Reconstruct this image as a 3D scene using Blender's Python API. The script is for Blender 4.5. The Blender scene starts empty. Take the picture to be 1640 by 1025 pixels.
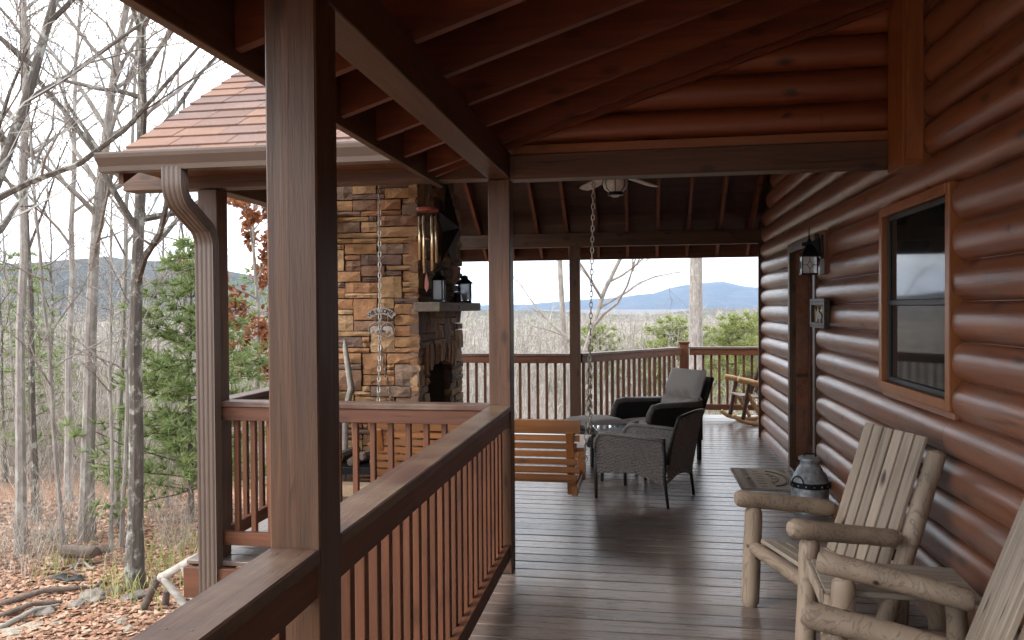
import bpy, bmesh, math, random
import numpy as np
from mathutils import Matrix, Vector, Euler, noise as mnoise

# ------------------------------------------------------------------ camera, light, exposure
S = bpy.context.scene
COL = S.collection
R = math.radians
cam_d = bpy.data.cameras.new('camera'); cam = bpy.data.objects.new('camera', cam_d); COL.objects.link(cam)
YAW, PIT, ROL, FPX = R(9.45), R(-.866), R(.397), 1243.
fw = Vector((-math.sin(YAW)*math.cos(PIT), math.cos(YAW)*math.cos(PIT), math.sin(PIT)))
r0 = Vector((math.cos(YAW), math.sin(YAW), 0)); u0 = r0.cross(fw)
rt = r0*math.cos(ROL)-u0*math.sin(ROL); up = u0*math.cos(ROL)+r0*math.sin(ROL)
cam.matrix_world = Matrix(((rt.x, up.x, -fw.x, 0), (rt.y, up.y, -fw.y, 0), (rt.z, up.z, -fw.z, 1.7), (0, 0, 0, 1)))
cam_d.sensor_width = 36; cam_d.lens = FPX/1640*36; cam_d.clip_start = .05; cam_d.clip_end = 20000
S.camera = cam

SUN_TO = Vector((-.62, -.45, .64)).normalized()
world = bpy.data.worlds.new('World'); S.world = world; world.use_nodes = True
wn, wl = world.node_tree.nodes, world.node_tree.links
wn.clear()
w_out = wn.new('ShaderNodeOutputWorld'); w_bg = wn.new('ShaderNodeBackground'); w_bg.inputs['Strength'].default_value = .15
sky = wn.new('ShaderNodeTexSky'); sky.sky_type = 'NISHITA'; sky.sun_disc = False
sky.sun_elevation = math.asin(SUN_TO.z); sky.sun_rotation = math.atan2(SUN_TO.x, SUN_TO.y)
sky.air_density = 1.0; sky.dust_density = 1.5
w_tc = wn.new('ShaderNodeTexCoord'); w_map = wn.new('ShaderNodeMapping'); w_map.inputs['Scale'].default_value = (1.6, 1.6, 5)
w_ns = wn.new('ShaderNodeTexNoise'); w_ns.inputs['Scale'].default_value = 2.2; w_ns.inputs['Detail'].default_value = 7; w_ns.inputs['Roughness'].default_value = .6
w_rp = wn.new('ShaderNodeValToRGB'); w_rp.color_ramp.elements[0].position = .40; w_rp.color_ramp.elements[1].position = .54
w_rp.color_ramp.elements[0].color = (.12, .12, .12, 1)
w_mx = wn.new('ShaderNodeMix'); w_mx.data_type = 'RGBA'
w_mx.inputs['B'].default_value = (9.0, 9.0, 9.0, 1)           # bright overcast cloud
wl.new(w_tc.outputs['Generated'], w_map.inputs['Vector']); wl.new(w_map.outputs['Vector'], w_ns.inputs['Vector'])
wl.new(w_ns.outputs['Fac'], w_rp.inputs['Fac']); wl.new(w_rp.outputs['Color'], w_mx.inputs['Factor'])
wl.new(sky.outputs['Color'], w_mx.inputs['A']); wl.new(w_mx.outputs['Result'], w_bg.inputs['Color'])
wl.new(w_bg.outputs['Background'], w_out.inputs['Surface'])

sun_d = bpy.data.lights.new('sun', 'SUN'); sun_d.energy = 1.0; sun_d.angle = R(25); sun_d.color = (1, .97, .93)
sun = bpy.data.objects.new('sun', sun_d); COL.objects.link(sun)
sun.rotation_euler = SUN_TO.to_track_quat('Z', 'Y').to_euler(); sun.location = (-20, -15, 25)

S.view_settings.view_transform = 'Standard'; S.view_settings.look = 'None'
S.view_settings.exposure = 1.42; S.view_settings.gamma = 1; S.view_settings.use_curve_mapping = False
S.render.engine = 'CYCLES'
S.cycles.use_denoising = True
S.cycles.debug_use_spatial_splits = True
S.cycles.max_bounces = 7; S.cycles.diffuse_bounces = 4; S.cycles.glossy_bounces = 3; S.cycles.transmission_bounces = 5
S.cycles.use_adaptive_sampling = True; S.cycles.adaptive_threshold = .02
S.cycles.transparent_max_bounces = 10; S.cycles.volume_bounces = 1
S.cycles.sample_clamp_indirect = 6

# ------------------------------------------------------------------ materials
MATS = {}
def rgb(c): return (c[0], c[1], c[2], 1)
class NT:
    def __init__(s, name):
        s.m = bpy.data.materials.new(name); s.m.use_nodes = True; s.t = s.m.node_tree; s.n = s.t.nodes; s.l = s.t.links
        s.b = s.n['Principled BSDF']; MATS[name] = s.m
    def new(s, typ, **kw):
        n = s.n.new('ShaderNode'+typ)
        for k, v in kw.items():
            if k in n.inputs: n.inputs[k].default_value = v
            else: setattr(n, k, v)
        return n
    def link(s, a, b): s.l.new(a, b)
    def ramp(s, fac, stops, interp='LINEAR'):
        r = s.new('ValToRGB'); cr = r.color_ramp; cr.interpolation = interp
        while len(cr.elements) < len(stops): cr.elements.new(.5)
        for e, (p, c) in zip(cr.elements, stops): e.position = p; e.color = rgb(c) if not isinstance(c, float) else (c, c, c, 1)
        s.link(fac, r.inputs['Fac']); return r.outputs['Color']
    def math(s, op, a, b=None):
        n = s.new('Math', operation=op)
        for i, x in enumerate((a, b)):
            if x is None: continue
            if isinstance(x, (int, float)): n.inputs[i].default_value = x
            else: s.link(x, n.inputs[i])
        return n.outputs[0]
    def mix(s, fac, a, b, blend='MIX'):
        n = s.new('Mix', data_type='RGBA', blend_type=blend)
        for k, x in (('Factor', fac), ('A', a), ('B', b)):
            if isinstance(x, (int, float)): n.inputs[k].default_value = x
            elif isinstance(x, tuple): n.inputs[k].default_value = rgb(x)
            else: s.link(x, n.inputs[k])
        return n.outputs['Result']
    def coords(s, scale=(1, 1, 1), rnd=True, jitter=30.):
        tc = s.new('TexCoord'); v = tc.outputs['Object']
        if rnd:
            oi = s.new('ObjectInfo'); sc = s.new('VectorMath', operation='SCALE'); sc.inputs[0].default_value = (jitter, jitter*1.7, jitter*.6)
            s.link(oi.outputs['Random'], sc.inputs['Scale']); ad = s.new('VectorMath', operation='ADD')
            s.link(v, ad.inputs[0]); s.link(sc.outputs[0], ad.inputs[1]); v = ad.outputs[0]; s.rand = oi.outputs['Random']
        mp = s.new('Mapping', Scale=scale); s.link(v, mp.inputs['Vector']); return mp.outputs['Vector']
    def noise(s, vec, scale, detail=4, rough=.55, dist=0.):
        n = s.new('TexNoise', Scale=scale, Detail=detail, Roughness=rough, Distortion=dist); s.link(vec, n.inputs['Vector']); return n.outputs['Fac']
    def bump(s, h, strength=.2, dist=.01):
        b = s.new('Bump', Strength=strength, Distance=dist); s.link(h, b.inputs['Height']); s.link(b.outputs['Normal'], s.b.inputs['Normal']); return b
    def set(s, **kw):
        for k, v in kw.items():
            k = k.replace('_', ' ')
            inp = s.b.inputs[k]
            if isinstance(v, (int, float)): inp.default_value = v
            elif isinstance(v, tuple): inp.default_value = rgb(v)
            else: s.link(v, inp)
        return s.m

def wood(name, c1, c2, axis='x', rough=.45, coat=0., bump=.25, knots=0., var=.35, sc=1., grey=None, rvar=.15, wear_sheen=.5, kv=None, scuff=0., checks=0.):
    k = NT(name); st = {'x': (.5, 9, 9), 'y': (9, .5, 9), 'z': (9, 9, .5)}[axis]
    v = k.coords(tuple(a*sc for a in st)); g = k.noise(v, 1.6, 6, .6, .9); fine = k.noise(v, 9, 3, .7)
    col = k.ramp(g, [(.28, c1), (.5, tuple(.5*(a+b) for a, b in zip(c1, c2))), (.74, c2)])
    col = k.mix(.35, col, k.ramp(fine, [(.3, .55), (.7, 1.15)]), 'MULTIPLY')
    if knots:
        v2 = k.coords(kv or {'x': (2.2, 1, 5), 'y': (1, 2.2, 5), 'z': (5, 1, 2.2)}[axis])
        sx_ = k.new('SeparateXYZ'); k.link(v2, sx_.inputs[0]); cx_ = k.new('CombineXYZ'); ia, ib = {'x': (0, 2), 'y': (1, 2), 'z': (2, 0)}[axis]; k.link(sx_.outputs[ia], cx_.inputs[0]); k.link(sx_.outputs[ib], cx_.inputs[1])
        vo = k.new('TexVoronoi', Scale=.85, voronoi_dimensions='2D'); k.link(cx_.outputs[0], vo.inputs['Vector'])
        kn = k.ramp(vo.outputs['Distance'], [(.045, 1.), (.075, .6), (.13, 0.)])
        wob = k.noise(v2, 1.2, 2); kn = k.math('MULTIPLY', kn, k.math('GREATER_THAN', wob, .42)); kn = k.math('MULTIPLY', kn, knots)
        col = k.mix(kn, col, tuple(a*.22 for a in c1))
    if checks:
        vc = k.coords({'x': (1.1, 30, 30), 'y': (30, 1.1, 30), 'z': (30, 30, 1.1)}[axis]); cn = k.noise(vc, 1.0, 2, .5, .25); col = k.mix(k.math('MULTIPLY', k.ramp(cn, [(.655, 0.), (.70, 1.)]), checks), col, tuple(a*.2 for a in c1))
    if scuff:
        vs_ = k.coords({'x': (16, 16, 2.2), 'y': (16, 16, 2.2), 'z': (3, 3, 16)}[axis]); sn = k.noise(vs_, 1.1, 3, .6, 1.2); col = k.mix(k.math('MULTIPLY', k.ramp(sn, [(.66, 0.), (.72, 1.)]), scuff), col, tuple(a*.25 for a in c1))
    if grey:
        vg = k.coords((1.1, 1.1, 1.1)); ng = k.noise(vg, 1.7, 5, .65); m = k.ramp(ng, [(.42, 0.), (.68, float(wear_sheen))]); col = k.mix(m, col, grey)
    br = k.math('ADD', k.math('MULTIPLY', k.rand, var), 1-var/2)
    cb = k.new('CombineColor'); [k.link(br, cb.inputs[i]) for i in range(3)]
    col = k.mix(1., col, cb.outputs[0], 'MULTIPLY')
    k.bump(k.math('ADD', g, k.math('MULTIPLY', fine, .5)), bump, .006)
    ro = k.math('ADD', k.math('MULTIPLY', fine, rvar), rough-rvar/2)
    k.set(Base_Color=col, Roughness=ro)
    if coat: k.b.inputs['Coat Weight'].default_value = coat; k.b.inputs['Coat Roughness'].default_value = .38
    return k.m

RED1, RED2 = (.060, .020, .011), (.135, .046, .022)
for ax in 'xyz':
    wood('timber_'+ax, (.056, .024, .011), (.14, .067, .032), ax, .5, .05, .5, .6, .3, checks=.6)
    wood('rafter_'+ax, (.10, .025, .010), (.21, .058, .021), ax, .5, .05, .25, .6, .35)
    wood('rail_'+ax, (.083, .028, .012), (.182, .066, .028), ax, .58, 0, .4, .4, .4, checks=.5)
    wood('swing_'+ax, (.24, .085, .022), (.40, .165, .05), ax, .4, .2, .2, .5, .35)
    wood('trim_'+ax, (.21, .067, .016), (.37, .132, .034), ax, .4, .2, .2, .4, .2)
    wood('grey_'+ax, (.17, .135, .105), (.30, .25, .20), ax, .8, 0, .5, .8, .4)
wood('cap_y', (.060, .026, .017), (.145, .070, .046), 'y', .5, .05, .5, .1, .25, grey=(.27, .20, .12), wear_sheen=.55)
wood('cap_x', (.060, .026, .017), (.145, .070, .046), 'x', .5, .05, .5, .1, .25, grey=(.24, .19, .14), wear_sheen=.6)
wood('log_y', (.14, .044, .017), (.33, .118, .050), 'y', .38, .45, .3, .9, .30, grey=(.22, .13, .095), sc=.8, wear_sheen=.5, scuff=.7, rvar=.35, checks=.6)  # grey patches here are a sheen on the logs, painted into the colour
wood('log_x', (.155, .041, .014), (.33, .096, .034), 'x', .45, .15, .3, .9, .30, sc=.8, scuff=.4)
wood('deck', (.090, .064, .052), (.175, .132, .110), 'x', .30, .22, .35, .3, .4, grey=(.22, .185, .16), rvar=.26, wear_sheen=.6, checks=.5)
MATS['deck'].node_tree.nodes['Principled BSDF'].inputs['Coat Roughness'].default_value = .2
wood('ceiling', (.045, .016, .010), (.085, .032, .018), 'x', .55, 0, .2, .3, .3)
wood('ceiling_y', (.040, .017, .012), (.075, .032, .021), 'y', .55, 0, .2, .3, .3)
wood('cedar_slat', (.29, .22, .16), (.50, .41, .32), 'z', .62, 0, .4, 1., .25, checks=.35)
wood('cedar_board', (.25, .205, .16), (.41, .345, .28), 'x', .7, 0, .4, .6, .25)
wood('pine_log', (.42, .24, .10), (.62, .40, .19), 'z', .5, 0, .3, .6, .2)
wood('dark_log', (.05, .022, .014), (.09, .042, .026), 'z', .5, 0, .3, .4, .2)
wood('bark_log', (.09, .065, .05), (.20, .16, .13), 'x', .9, 0, .8, 0, .4)
wood('white_log', (.26, .235, .20), (.46, .43, .385), 'x', .9, 0, .6, .3, .3)

def cedar_log(name, ax):
    k = NT(name); v = k.coords({'x': (1., 5, 5), 'z': (5, 5, 1.)}[ax]); g = k.noise(v, 1.5, 3, .5, 1.4)
    rings = k.math('FRACT', k.math('MULTIPLY', g, 9.)); ring = k.ramp(rings, [(0., 1.), (.12, .45), (.3, .95), (1., 1.)])
    big = k.noise(v, .9, 3); col = k.ramp(big, [(.3, (.20, .143, .098)), (.7, (.41, .315, .232))]); col = k.mix(.75, col, ring, 'MULTIPLY')
    v2 = k.coords((4, 4, 4)); vo = k.new('TexVoronoi', Scale=1.5); k.link(v2, vo.inputs['Vector'])
    col = k.mix(k.ramp(vo.outputs['Distance'], [(.06, 1.), (.11, 0.)]), col, (.03, .018, .01))
    k.bump(k.math('ADD', rings, big), .2, .004); k.set(Base_Color=col, Roughness=.62)
cedar_log('cedar_x', 'x'); cedar_log('cedar_z', 'z')

def plain(name, c, rough=.5, metal=0., nscale=12, amt=.2, bump=.0, **kw):
    k = NT(name); v = k.coords((1, 1, 1)); n = k.noise(v, nscale, 5, .6)
    col = k.ramp(n, [(.3, tuple(a*(1-amt) for a in c)), (.7, tuple(min(1, a*(1+amt)) for a in c))])
    if bump: k.bump(n, bump, .01)
    return k.set(Base_Color=col, Roughness=rough, Metallic=metal, **kw)
plain('brown_metal', (.115, .085, .068), .4, .0, 6, .06)
plain('black_metal', (.008, .008, .009), .45, .3, 20, .3)
plain('black_enamel', (.012, .012, .013), .35)
plain('chain_metal', (.45, .42, .36), .35, .9, 40, .25)
plain('galvanized', (.29, .315, .33), .45, .4, 22, .45, .1)
plain('chime_metal', (.66, .52, .32), .25, .9)
plain('wicker', (.16, .14, .128), .5, 0, 60, .5)
plain('wicker_frame', (.014, .013, .013), .45)
plain('cushion', (.44, .40, .37), .95, 0, 90, .12, .1)
plain('dark_recess', (.012, .009, .008), .9)
plain('firebox', (.01, .009, .009), .95)
plain('mortar', (.11, .085, .062), .95, 0, 40, .3)
plain('sign_metal', (.30, .26, .22), .6, .4, 40, .3)
plain('plaque_metal', (.045, .034, .026), .5, .4, 40, .4)
plain('brass', (.35, .24, .12), .4, .7)
plain('white_plastic', (.70, .69, .66), .5)
plain('red_wood', (.20, .045, .03), .4)
plain('rock', (.20, .175, .15), .95, 0, 5, .4, .5)
plain('rock_pale', (.33, .29, .23), .95, 0, 5, .3, .5)
plain('mat_dark', (.17, .13, .10), .95, 0, 90, .3, .2)
plain('mat_light', (.58, .48, .38), .95, 0, 90, .25, .2)
plain('cardboard', (.42, .30, .19), .9)
plain('candle', (.55, .45, .28), .6)
plain('house_white', (.75, .75, .75), .8)
plain('house_roof', (.45, .47, .5), .7)
plain('black_plastic', (.012, .012, .012), .5)

k = NT('glass_table'); k.set(Base_Color=(.55, .68, .70), Roughness=.03, Transmission_Weight=.6, IOR=1.45)
k = NT('pane'); k.set(Base_Color=(.010, .012, .012), Roughness=.05, IOR=1.36)
k = NT('lantern_glass'); k.set(Base_Color=(.85, .87, .88), Roughness=.08, Transmission_Weight=.55, IOR=1.3)
k = NT('screen_sash'); k.set(Base_Color=(.03, .03, .03), Roughness=.5)

k = NT('stone'); v = k.coords((1, 1, 1)); n = k.noise(v, 9, 6, .65); f = k.noise(v, 40, 4, .7)
base = k.ramp(k.rand, [(0., (.36, .20, .09)), (.16, (.24, .135, .08)), (.30, (.44, .29, .155)), (.44, (.19, .12, .09)), (.58, (.33, .17, .08)), (.70, (.23, .155, .11)), (.82, (.40, .25, .125)), (.93, (.17, .11, .085))], 'CONSTANT')
col = k.mix(.75, base, k.ramp(n, [(.25, (.35, .30, .30)), (.5, (.85, .8, .75)), (.75, (1.25, 1.15, 1.0))]), 'MULTIPLY')
col = k.mix(.3, col, k.ramp(f, [(.3, .6), (.7, 1.2)]), 'MULTIPLY'); k.bump(k.math('ADD', n, f), .6, .02); k.set(Base_Color=col, Roughness=.85)

k = NT('shingle'); v = k.coords((1, 1, 1)); f = k.noise(v, 160, 2, .8); n = k.noise(v, 3, 3)
base = k.ramp(k.rand, [(0., (.185, .115, .092)), (.2, (.215, .128, .098)), (.4, (.165, .112, .098)), (.55, (.24, .14, .10)), (.7, (.18, .118, .10)), (.85, (.20, .13, .108))], 'CONSTANT')
col = k.mix(.8, base, k.ramp(f, [(.3, .6), (.7, 1.35)]), 'MULTIPLY'); col = k.mix(.4, col, k.ramp(n, [(.3, .7), (.7, 1.15)]), 'MULTIPLY')
k.bump(f, .4, .004); k.set(Base_Color=col, Roughness=.95)

k = NT('ground'); v = k.coords((1, 1, 1), False); n = k.noise(v, .7, 6, .7); f = k.noise(v, 14, 5, .75); g2 = k.noise(v, .09, 4)
col = k.ramp(f, [(.3, (.12, .062, .035)), (.5, (.27, .145, .085)), (.72, (.42, .27, .18))])
col = k.mix(k.ramp(n, [(.55, 0.), (.75, .5)]), col, (.20, .17, .10)); far = k.ramp(g2, [(.4, (.14, .115, .085)), (.6, (.18, .15, .115))])
cd = k.new('TexCoord'); ln = k.new('VectorMath', operation='LENGTH'); k.link(cd.outputs['Object'], ln.inputs[0])
mr = k.new('MapRange'); mr.inputs['From Min'].default_value = 22; mr.inputs['From Max'].default_value = 70; k.link(ln.outputs['Value'], mr.inputs['Value'])
col = k.mix(mr.outputs[0], col, far); k.bump(f, .6, .05); k.set(Base_Color=col, Roughness=1.)

def island(name, stops, rough=.8, trans=0., spread=.3):
    k = NT(name); ge = k.new('NewGeometry'); col = k.ramp(ge.outputs['Random Per Island'], stops); oi = k.new('ObjectInfo')
    br = k.math('ADD', k.math('MULTIPLY', oi.outputs['Random'], spread), 1-spread/2)
    cb = k.new('CombineColor'); [k.link(br, cb.inputs[i]) for i in range(3)]
    fin = k.mix(1., col, cb.outputs[0], 'MULTIPLY'); k.set(Base_Color=fin, Roughness=rough)
    if trans:
        tb = k.new('BsdfTranslucent'); k.link(fin, tb.inputs['Color']); ms = k.new('MixShader'); ms.inputs[0].default_value = trans; k.link(k.b.outputs[0], ms.inputs[1]); k.link(tb.outputs[0], ms.inputs[2]); k.link(ms.outputs[0], k.n['Material Output'].inputs['Surface'])
    return k.m
island('leaf_litter', [(0., (.15, .075, .045)), (.35, (.36, .18, .10)), (.7, (.48, .28, .18)), (1., (.55, .40, .29))])
island('oak_leaf', [(0., (.22, .07, .03)), (.5, (.38, .15, .065)), (1., (.46, .22, .11))], trans=.4)
island('needle', [(0., (.15, .21, .07)), (.5, (.26, .34, .13)), (1., (.38, .45, .22))], trans=.45)
island('needle_yellow', [(0., (.17, .21, .06)), (.5, (.29, .33, .11)), (1., (.42, .45, .19))], trans=.45)
island('twig', [(0., (.15, .13, .115)), (.5, (.26, .235, .21)), (1., (.40, .375, .34))])
island('brush_twig', [(0., (.26, .23, .19)), (.5, (.40, .36, .31)), (1., (.58, .545, .49))])
island('grass_blade', [(0., (.14, .17, .05)), (.6, (.24, .25, .08)), (1., (.36, .33, .16))])
def bark(name, c1, c2, lichen):
    k = NT(name); v = k.coords((7, 7, 1.6)); n = k.noise(v, 2., 6, .7, .4); v2 = k.coords((3, 3, 2)); l = k.noise(v2, 2.6, 5, .7)
    col = k.ramp(n, [(.3, c1), (.7, c2)]); col = k.mix(k.ramp(l, [(.52, 0.), (.62, lichen)]), col, (.42, .43, .38)); k.bump(n, .8, .03)
    k.set(Base_Color=col, Roughness=.95)
bark('bark_grey', (.17, .15, .132), (.36, .33, .30), .5)
bark('bark_dark', (.055, .047, .04), (.15, .13, .11), .75)
bark('bark_pine', (.09, .065, .05), (.19, .15, .12), .1)

k = NT('hill'); v = k.coords((1, 1, 1), False); n = k.noise(v, .02, 6, .75); f = k.noise(v, .12, 4, .8)
col = k.ramp(n, [(.35, (.075, .085, .05)), (.5, (.13, .115, .092)), (.7, (.17, .148, .122))]); col = k.mix(.6, col, k.ramp(f, [(.3, .5), (.7, 1.3)]), 'MULTIPLY')
k.bump(f, 1., 4.); k.set(Base_Color=col, Roughness=1.)

k = NT('mountain'); v = k.coords((1, 1, 1), False); n = k.noise(v, .006, 6, .75); k.bump(n, 1., 30.); k.set(Base_Color=k.ramp(n, [(.35, (.030, .036, .026)), (.65, (.075, .07, .055))]), Roughness=1.)

# ------------------------------------------------------------------ geometry helpers
def _cbox():
    vs, ix = [], {}
    for sx in (-1, 1):
        for sy in (-1, 1):
            for sz in (-1, 1):
                for a in range(3): ix[(sx, sy, sz, a)] = len(vs); vs.append((sx, sy, sz, a))
    fs = []
    for a in range(3):
        b, c = [i for i in range(3) if i != a]
        for s in (-1, 1):
            q = []
            for sb, sc in ((-1, -1), (1, -1), (1, 1), (-1, 1)):
                t = [0, 0, 0]; t[a] = s; t[b] = sb; t[c] = sc; q.append(ix[(*t, a)])
            fs.append(q)
    for a in range(3):
        b, c = [i for i in range(3) if i != a]
        for sb in (-1, 1):
            for sc in (-1, 1):
                t0 = [0, 0, 0]; t0[a] = -1; t0[b] = sb; t0[c] = sc; t1 = list(t0); t1[a] = 1
                fs.append([ix[(*t0, b)], ix[(*t1, b)], ix[(*t1, c)], ix[(*t0, c)]])
    for sx in (-1, 1):
        for sy in (-1, 1):
            for sz in (-1, 1): fs.append([ix[(sx, sy, sz, a)] for a in range(3)])
    P = [Vector([s*(1 if i == a else .8) for i, s in enumerate((x, y, z))]) for x, y, z, a in vs]
    out = []
    for f in fs:
        n = (P[f[1]]-P[f[0]]).cross(P[f[2]]-P[f[0]]); c = sum((P[i] for i in f), Vector())/len(f)
        out.append(f if n.dot(c) > 0 else f[::-1])
    return vs, out
CBV, CBF = _cbox()

class MB:
    def __init__(s): s.v = []; s.f = []
    def add(s, vs, fs):
        o = len(s.v); s.v += [tuple(x) for x in vs]; s.f += [tuple(i+o for i in f) for f in fs]; return s
    def frame(s, c, ax, ay, az, hx, hy, hz, ch=.003):
        vs = []
        for x, y, z, a in CBV:
            lx = x*(hx if a == 0 else hx-ch); ly = y*(hy if a == 1 else hy-ch); lz = z*(hz if a == 2 else hz-ch)
            vs.append(c+ax*lx+ay*ly+az*lz)
        return s.add(vs, CBF)
    def box(s, a, b, ch=.003):
        a = Vector(a); b = Vector(b); h = (b-a)/2; h = Vector([abs(t) for t in h]); ch = min(ch, min(h)*.45)
        return s.frame((a+b)/2, Vector((1, 0, 0)), Vector((0, 1, 0)), Vector((0, 0, 1)), h.x, h.y, h.z, ch)
    def beam(s, p0, p1, w, h, upv=(0, 0, 1), ch=.003):
        p0 = Vector(p0); p1 = Vector(p1); ax = (p1-p0); L = ax.length; ax.normalize(); ay = Vector(upv).cross(ax).normalized(); az = ax.cross(ay)
        return s.frame((p0+p1)/2, ax, ay, az, L/2, w/2, h/2, min(ch, w*.2, h*.2))
    def tube(s, pts, rad, n=8, cap=True, ell=1.):
        pts = [Vector(p) for p in pts]; m = len(pts)
        if isinstance(rad, (int, float)): rad = [rad]*m
        t0 = (pts[1]-pts[0]).normalized(); ref = Vector((0, 0, 1)) if abs(t0.z) < .9 else Vector((1, 0, 0)); a = t0.cross(ref).normalized()
        vs = []; fs = []
        for i, p in enumerate(pts):
            t = (pts[min(i+1, m-1)]-pts[max(i-1, 0)]).normalized(); a = (a-t*a.dot(t)).normalized(); b = t.cross(a)
            for j in range(n):
                an = 2*math.pi*j/n; vs.append(p+(a*math.cos(an)+b*math.sin(an)*ell)*rad[i])
        for i in range(m-1):
            for j in range(n): k2 = (j+1) % n; fs.append((i*n+j, i*n+k2, (i+1)*n+k2, (i+1)*n+j))
        if cap: fs.append(tuple(range(n-1, -1, -1))); fs.append(tuple(range((m-1)*n, m*n)))
        return s.add(vs, fs)
    def lathe(s, prof, c=(0, 0, 0), n=24):
        c = Vector(c); vs = []; fs = []; m = len(prof)
        for r_, z in prof:
            for j in range(n): an = 2*math.pi*j/n; vs.append(c+Vector((r_*math.cos(an), r_*math.sin(an), z)))
        for i in range(m-1):
            for j in range(n): k2 = (j+1) % n; fs.append((i*n+j, i*n+k2, (i+1)*n+k2, (i+1)*n+j))
        fs.append(tuple(range(n-1, -1, -1))); fs.append(tuple(range((m-1)*n, m*n)))
        return s.add(vs, fs)
    def prism(s, poly, o, ux, uy, th):
        o = Vector(o); ux = Vector(ux); uy = Vector(uy); nz = ux.cross(uy).normalized(); n = len(poly)
        vs = [o+ux*x+uy*y-nz*th/2 for x, y in poly]+[o+ux*x+uy*y+nz*th/2 for x, y in poly]
        fs = [tuple(range(n-1, -1, -1)), tuple(range(n, 2*n))]+[(i, (i+1) % n, n+(i+1) % n, n+i) for i in range(n)]
        return s.add(vs, fs)
    def log(s, p0, p1, r, n=12, wob=.06, seed=0, taper=1., ch=.35):
        """round log with eased ends and a slightly uneven outline"""
        rg = random.Random(seed); p0 = Vector(p0); p1 = Vector(p1); L = (p1-p0).length; d = (p1-p0).normalized(); k = 7
        ts = [0, r*ch/L]+[i/k for i in range(1, k)]+[1-r*ch/L, 1]; off = [Vector((rg.uniform(-1, 1), rg.uniform(-1, 1), rg.uniform(-1, 1)))*r*wob for _ in ts]
        pts = [p0.lerp(p1, t)+(o-d*o.dot(d)) for t, o in zip(ts, off)]
        rr = [r*(1+(taper-1)*t)*(1+rg.uniform(-wob, wob)*.7) for t in ts]; rr[0] *= .72; rr[-1] *= .72
        return s.tube(pts, rr, n)
    def mesh(s, name, smooth=False):
        me = bpy.data.meshes.new(name); me.from_pydata([tuple(v) for v in s.v], [], s.f)
        if smooth: me.shade_smooth() if hasattr(me, 'shade_smooth') else None
        me.update(); return me

WM = {}
def thing(name, label, cat, loc=(0, 0, 0), rotz=0., group=None, kind=None):
    o = bpy.data.objects.new(name, None); COL.objects.link(o); o.location = loc; o.rotation_euler = (0, 0, rotz); o.empty_display_size = .1
    if label: o['label'] = label
    if cat: o['category'] = cat
    if group: o['group'] = group
    if kind: o['kind'] = kind
    WM[o.name] = Matrix.Translation(loc) @ Matrix.Rotation(rotz, 4, 'Z'); return o
def part(name, mb, mat, parent=None, world=True, smooth=False, loc=None, rot=None, label=None):
    me = mb if isinstance(mb, bpy.types.Mesh) else mb.mesh(name, smooth)
    if mat and not me.materials: me.materials.append(MATS[mat])
    o = bpy.data.objects.new(name, me); COL.objects.link(o)
    if parent is not None:
        o.parent = parent
        if world: o.matrix_parent_inverse = WM.get(parent.name, Matrix()).inverted()
    m = Matrix()
    if loc is not None: o.location = loc; m = Matrix.Translation(loc)
    if rot is not None: o.rotation_euler = rot; m = m @ Euler(rot).to_matrix().to_4x4()
    WM[o.name] = m if world or parent is None else WM.get(parent.name, Matrix()) @ m
    if label: o['label'] = label
    return o
def tag(o, label, cat, group=None):
    o['label'] = label; o['category'] = cat
    if group: o['group'] = group
    return o
def copy_tree(o, parent=None):
    c = o.copy(); COL.objects.link(c); c.parent = parent
    if parent is not None: c.matrix_parent_inverse = o.matrix_parent_inverse.copy()
    for ch in list(o.children): copy_tree(ch, c)
    return c
def smooth_by_angle(o, ang=40):
    me = o.data; me.shade_smooth()
    try: me.set_sharp_from_angle(angle=R(ang))
    except Exception: pass
    return o
rnd = random.Random(7)

# ------------------------------------------------------------------ terrain
def terr(x, y):
    d = max(0., y-12.5+.10*min(x, 0)*-.3)
    z = -1.7-.25*(math.sqrt(d*d+9)-3 if d > 0 else 0)
    z += .16*mnoise.noise((x*.25, y*.25, 1.3))*min(1, max(0, (math.hypot(x+1, y-5)-5)/4))
    if z < -8: z = -8-(1-math.exp((z+8)/6))*5
    r_ = math.hypot(x, y)
    if r_ > 120: z += 3*mnoise.noise((x*.006, y*.006, 4.))*min(1, (r_-120)/200)
    z += 4.5*math.exp(-(((x+37)/22)**2+((y-168)/24)**2))       # knoll with the neighbour's house
    if x < -10: z += min(.12*(-x-10), 3.5)*.35
    return z
mb = MB(); rs = [0]; q = 1.
while rs[-1] < 9000: rs.append(rs[-1]+q); q = max(.6, rs[-1]*.055)
NA = 200
for i, r_ in enumerate(rs):
    for j in range(NA):
        a = 2*math.pi*j/NA; x, y = r_*math.sin(a), r_*math.cos(a); mb.v.append((x, y, terr(x, y)))
for i in range(len(rs)-1):
    for j in range(NA): k2 = (j+1) % NA; mb.f.append((i*NA+j, (i+1)*NA+j, (i+1)*NA+k2, i*NA+k2))
g = part('ground', mb, 'ground'); g.data.shade_smooth(); g['kind'] = 'structure'
bm = bmesh.new(); bm.from_mesh(g.data); bmesh.ops.recalc_face_normals(bm, faces=bm.faces); bm.to_mesh(g.data); bm.free()

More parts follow.
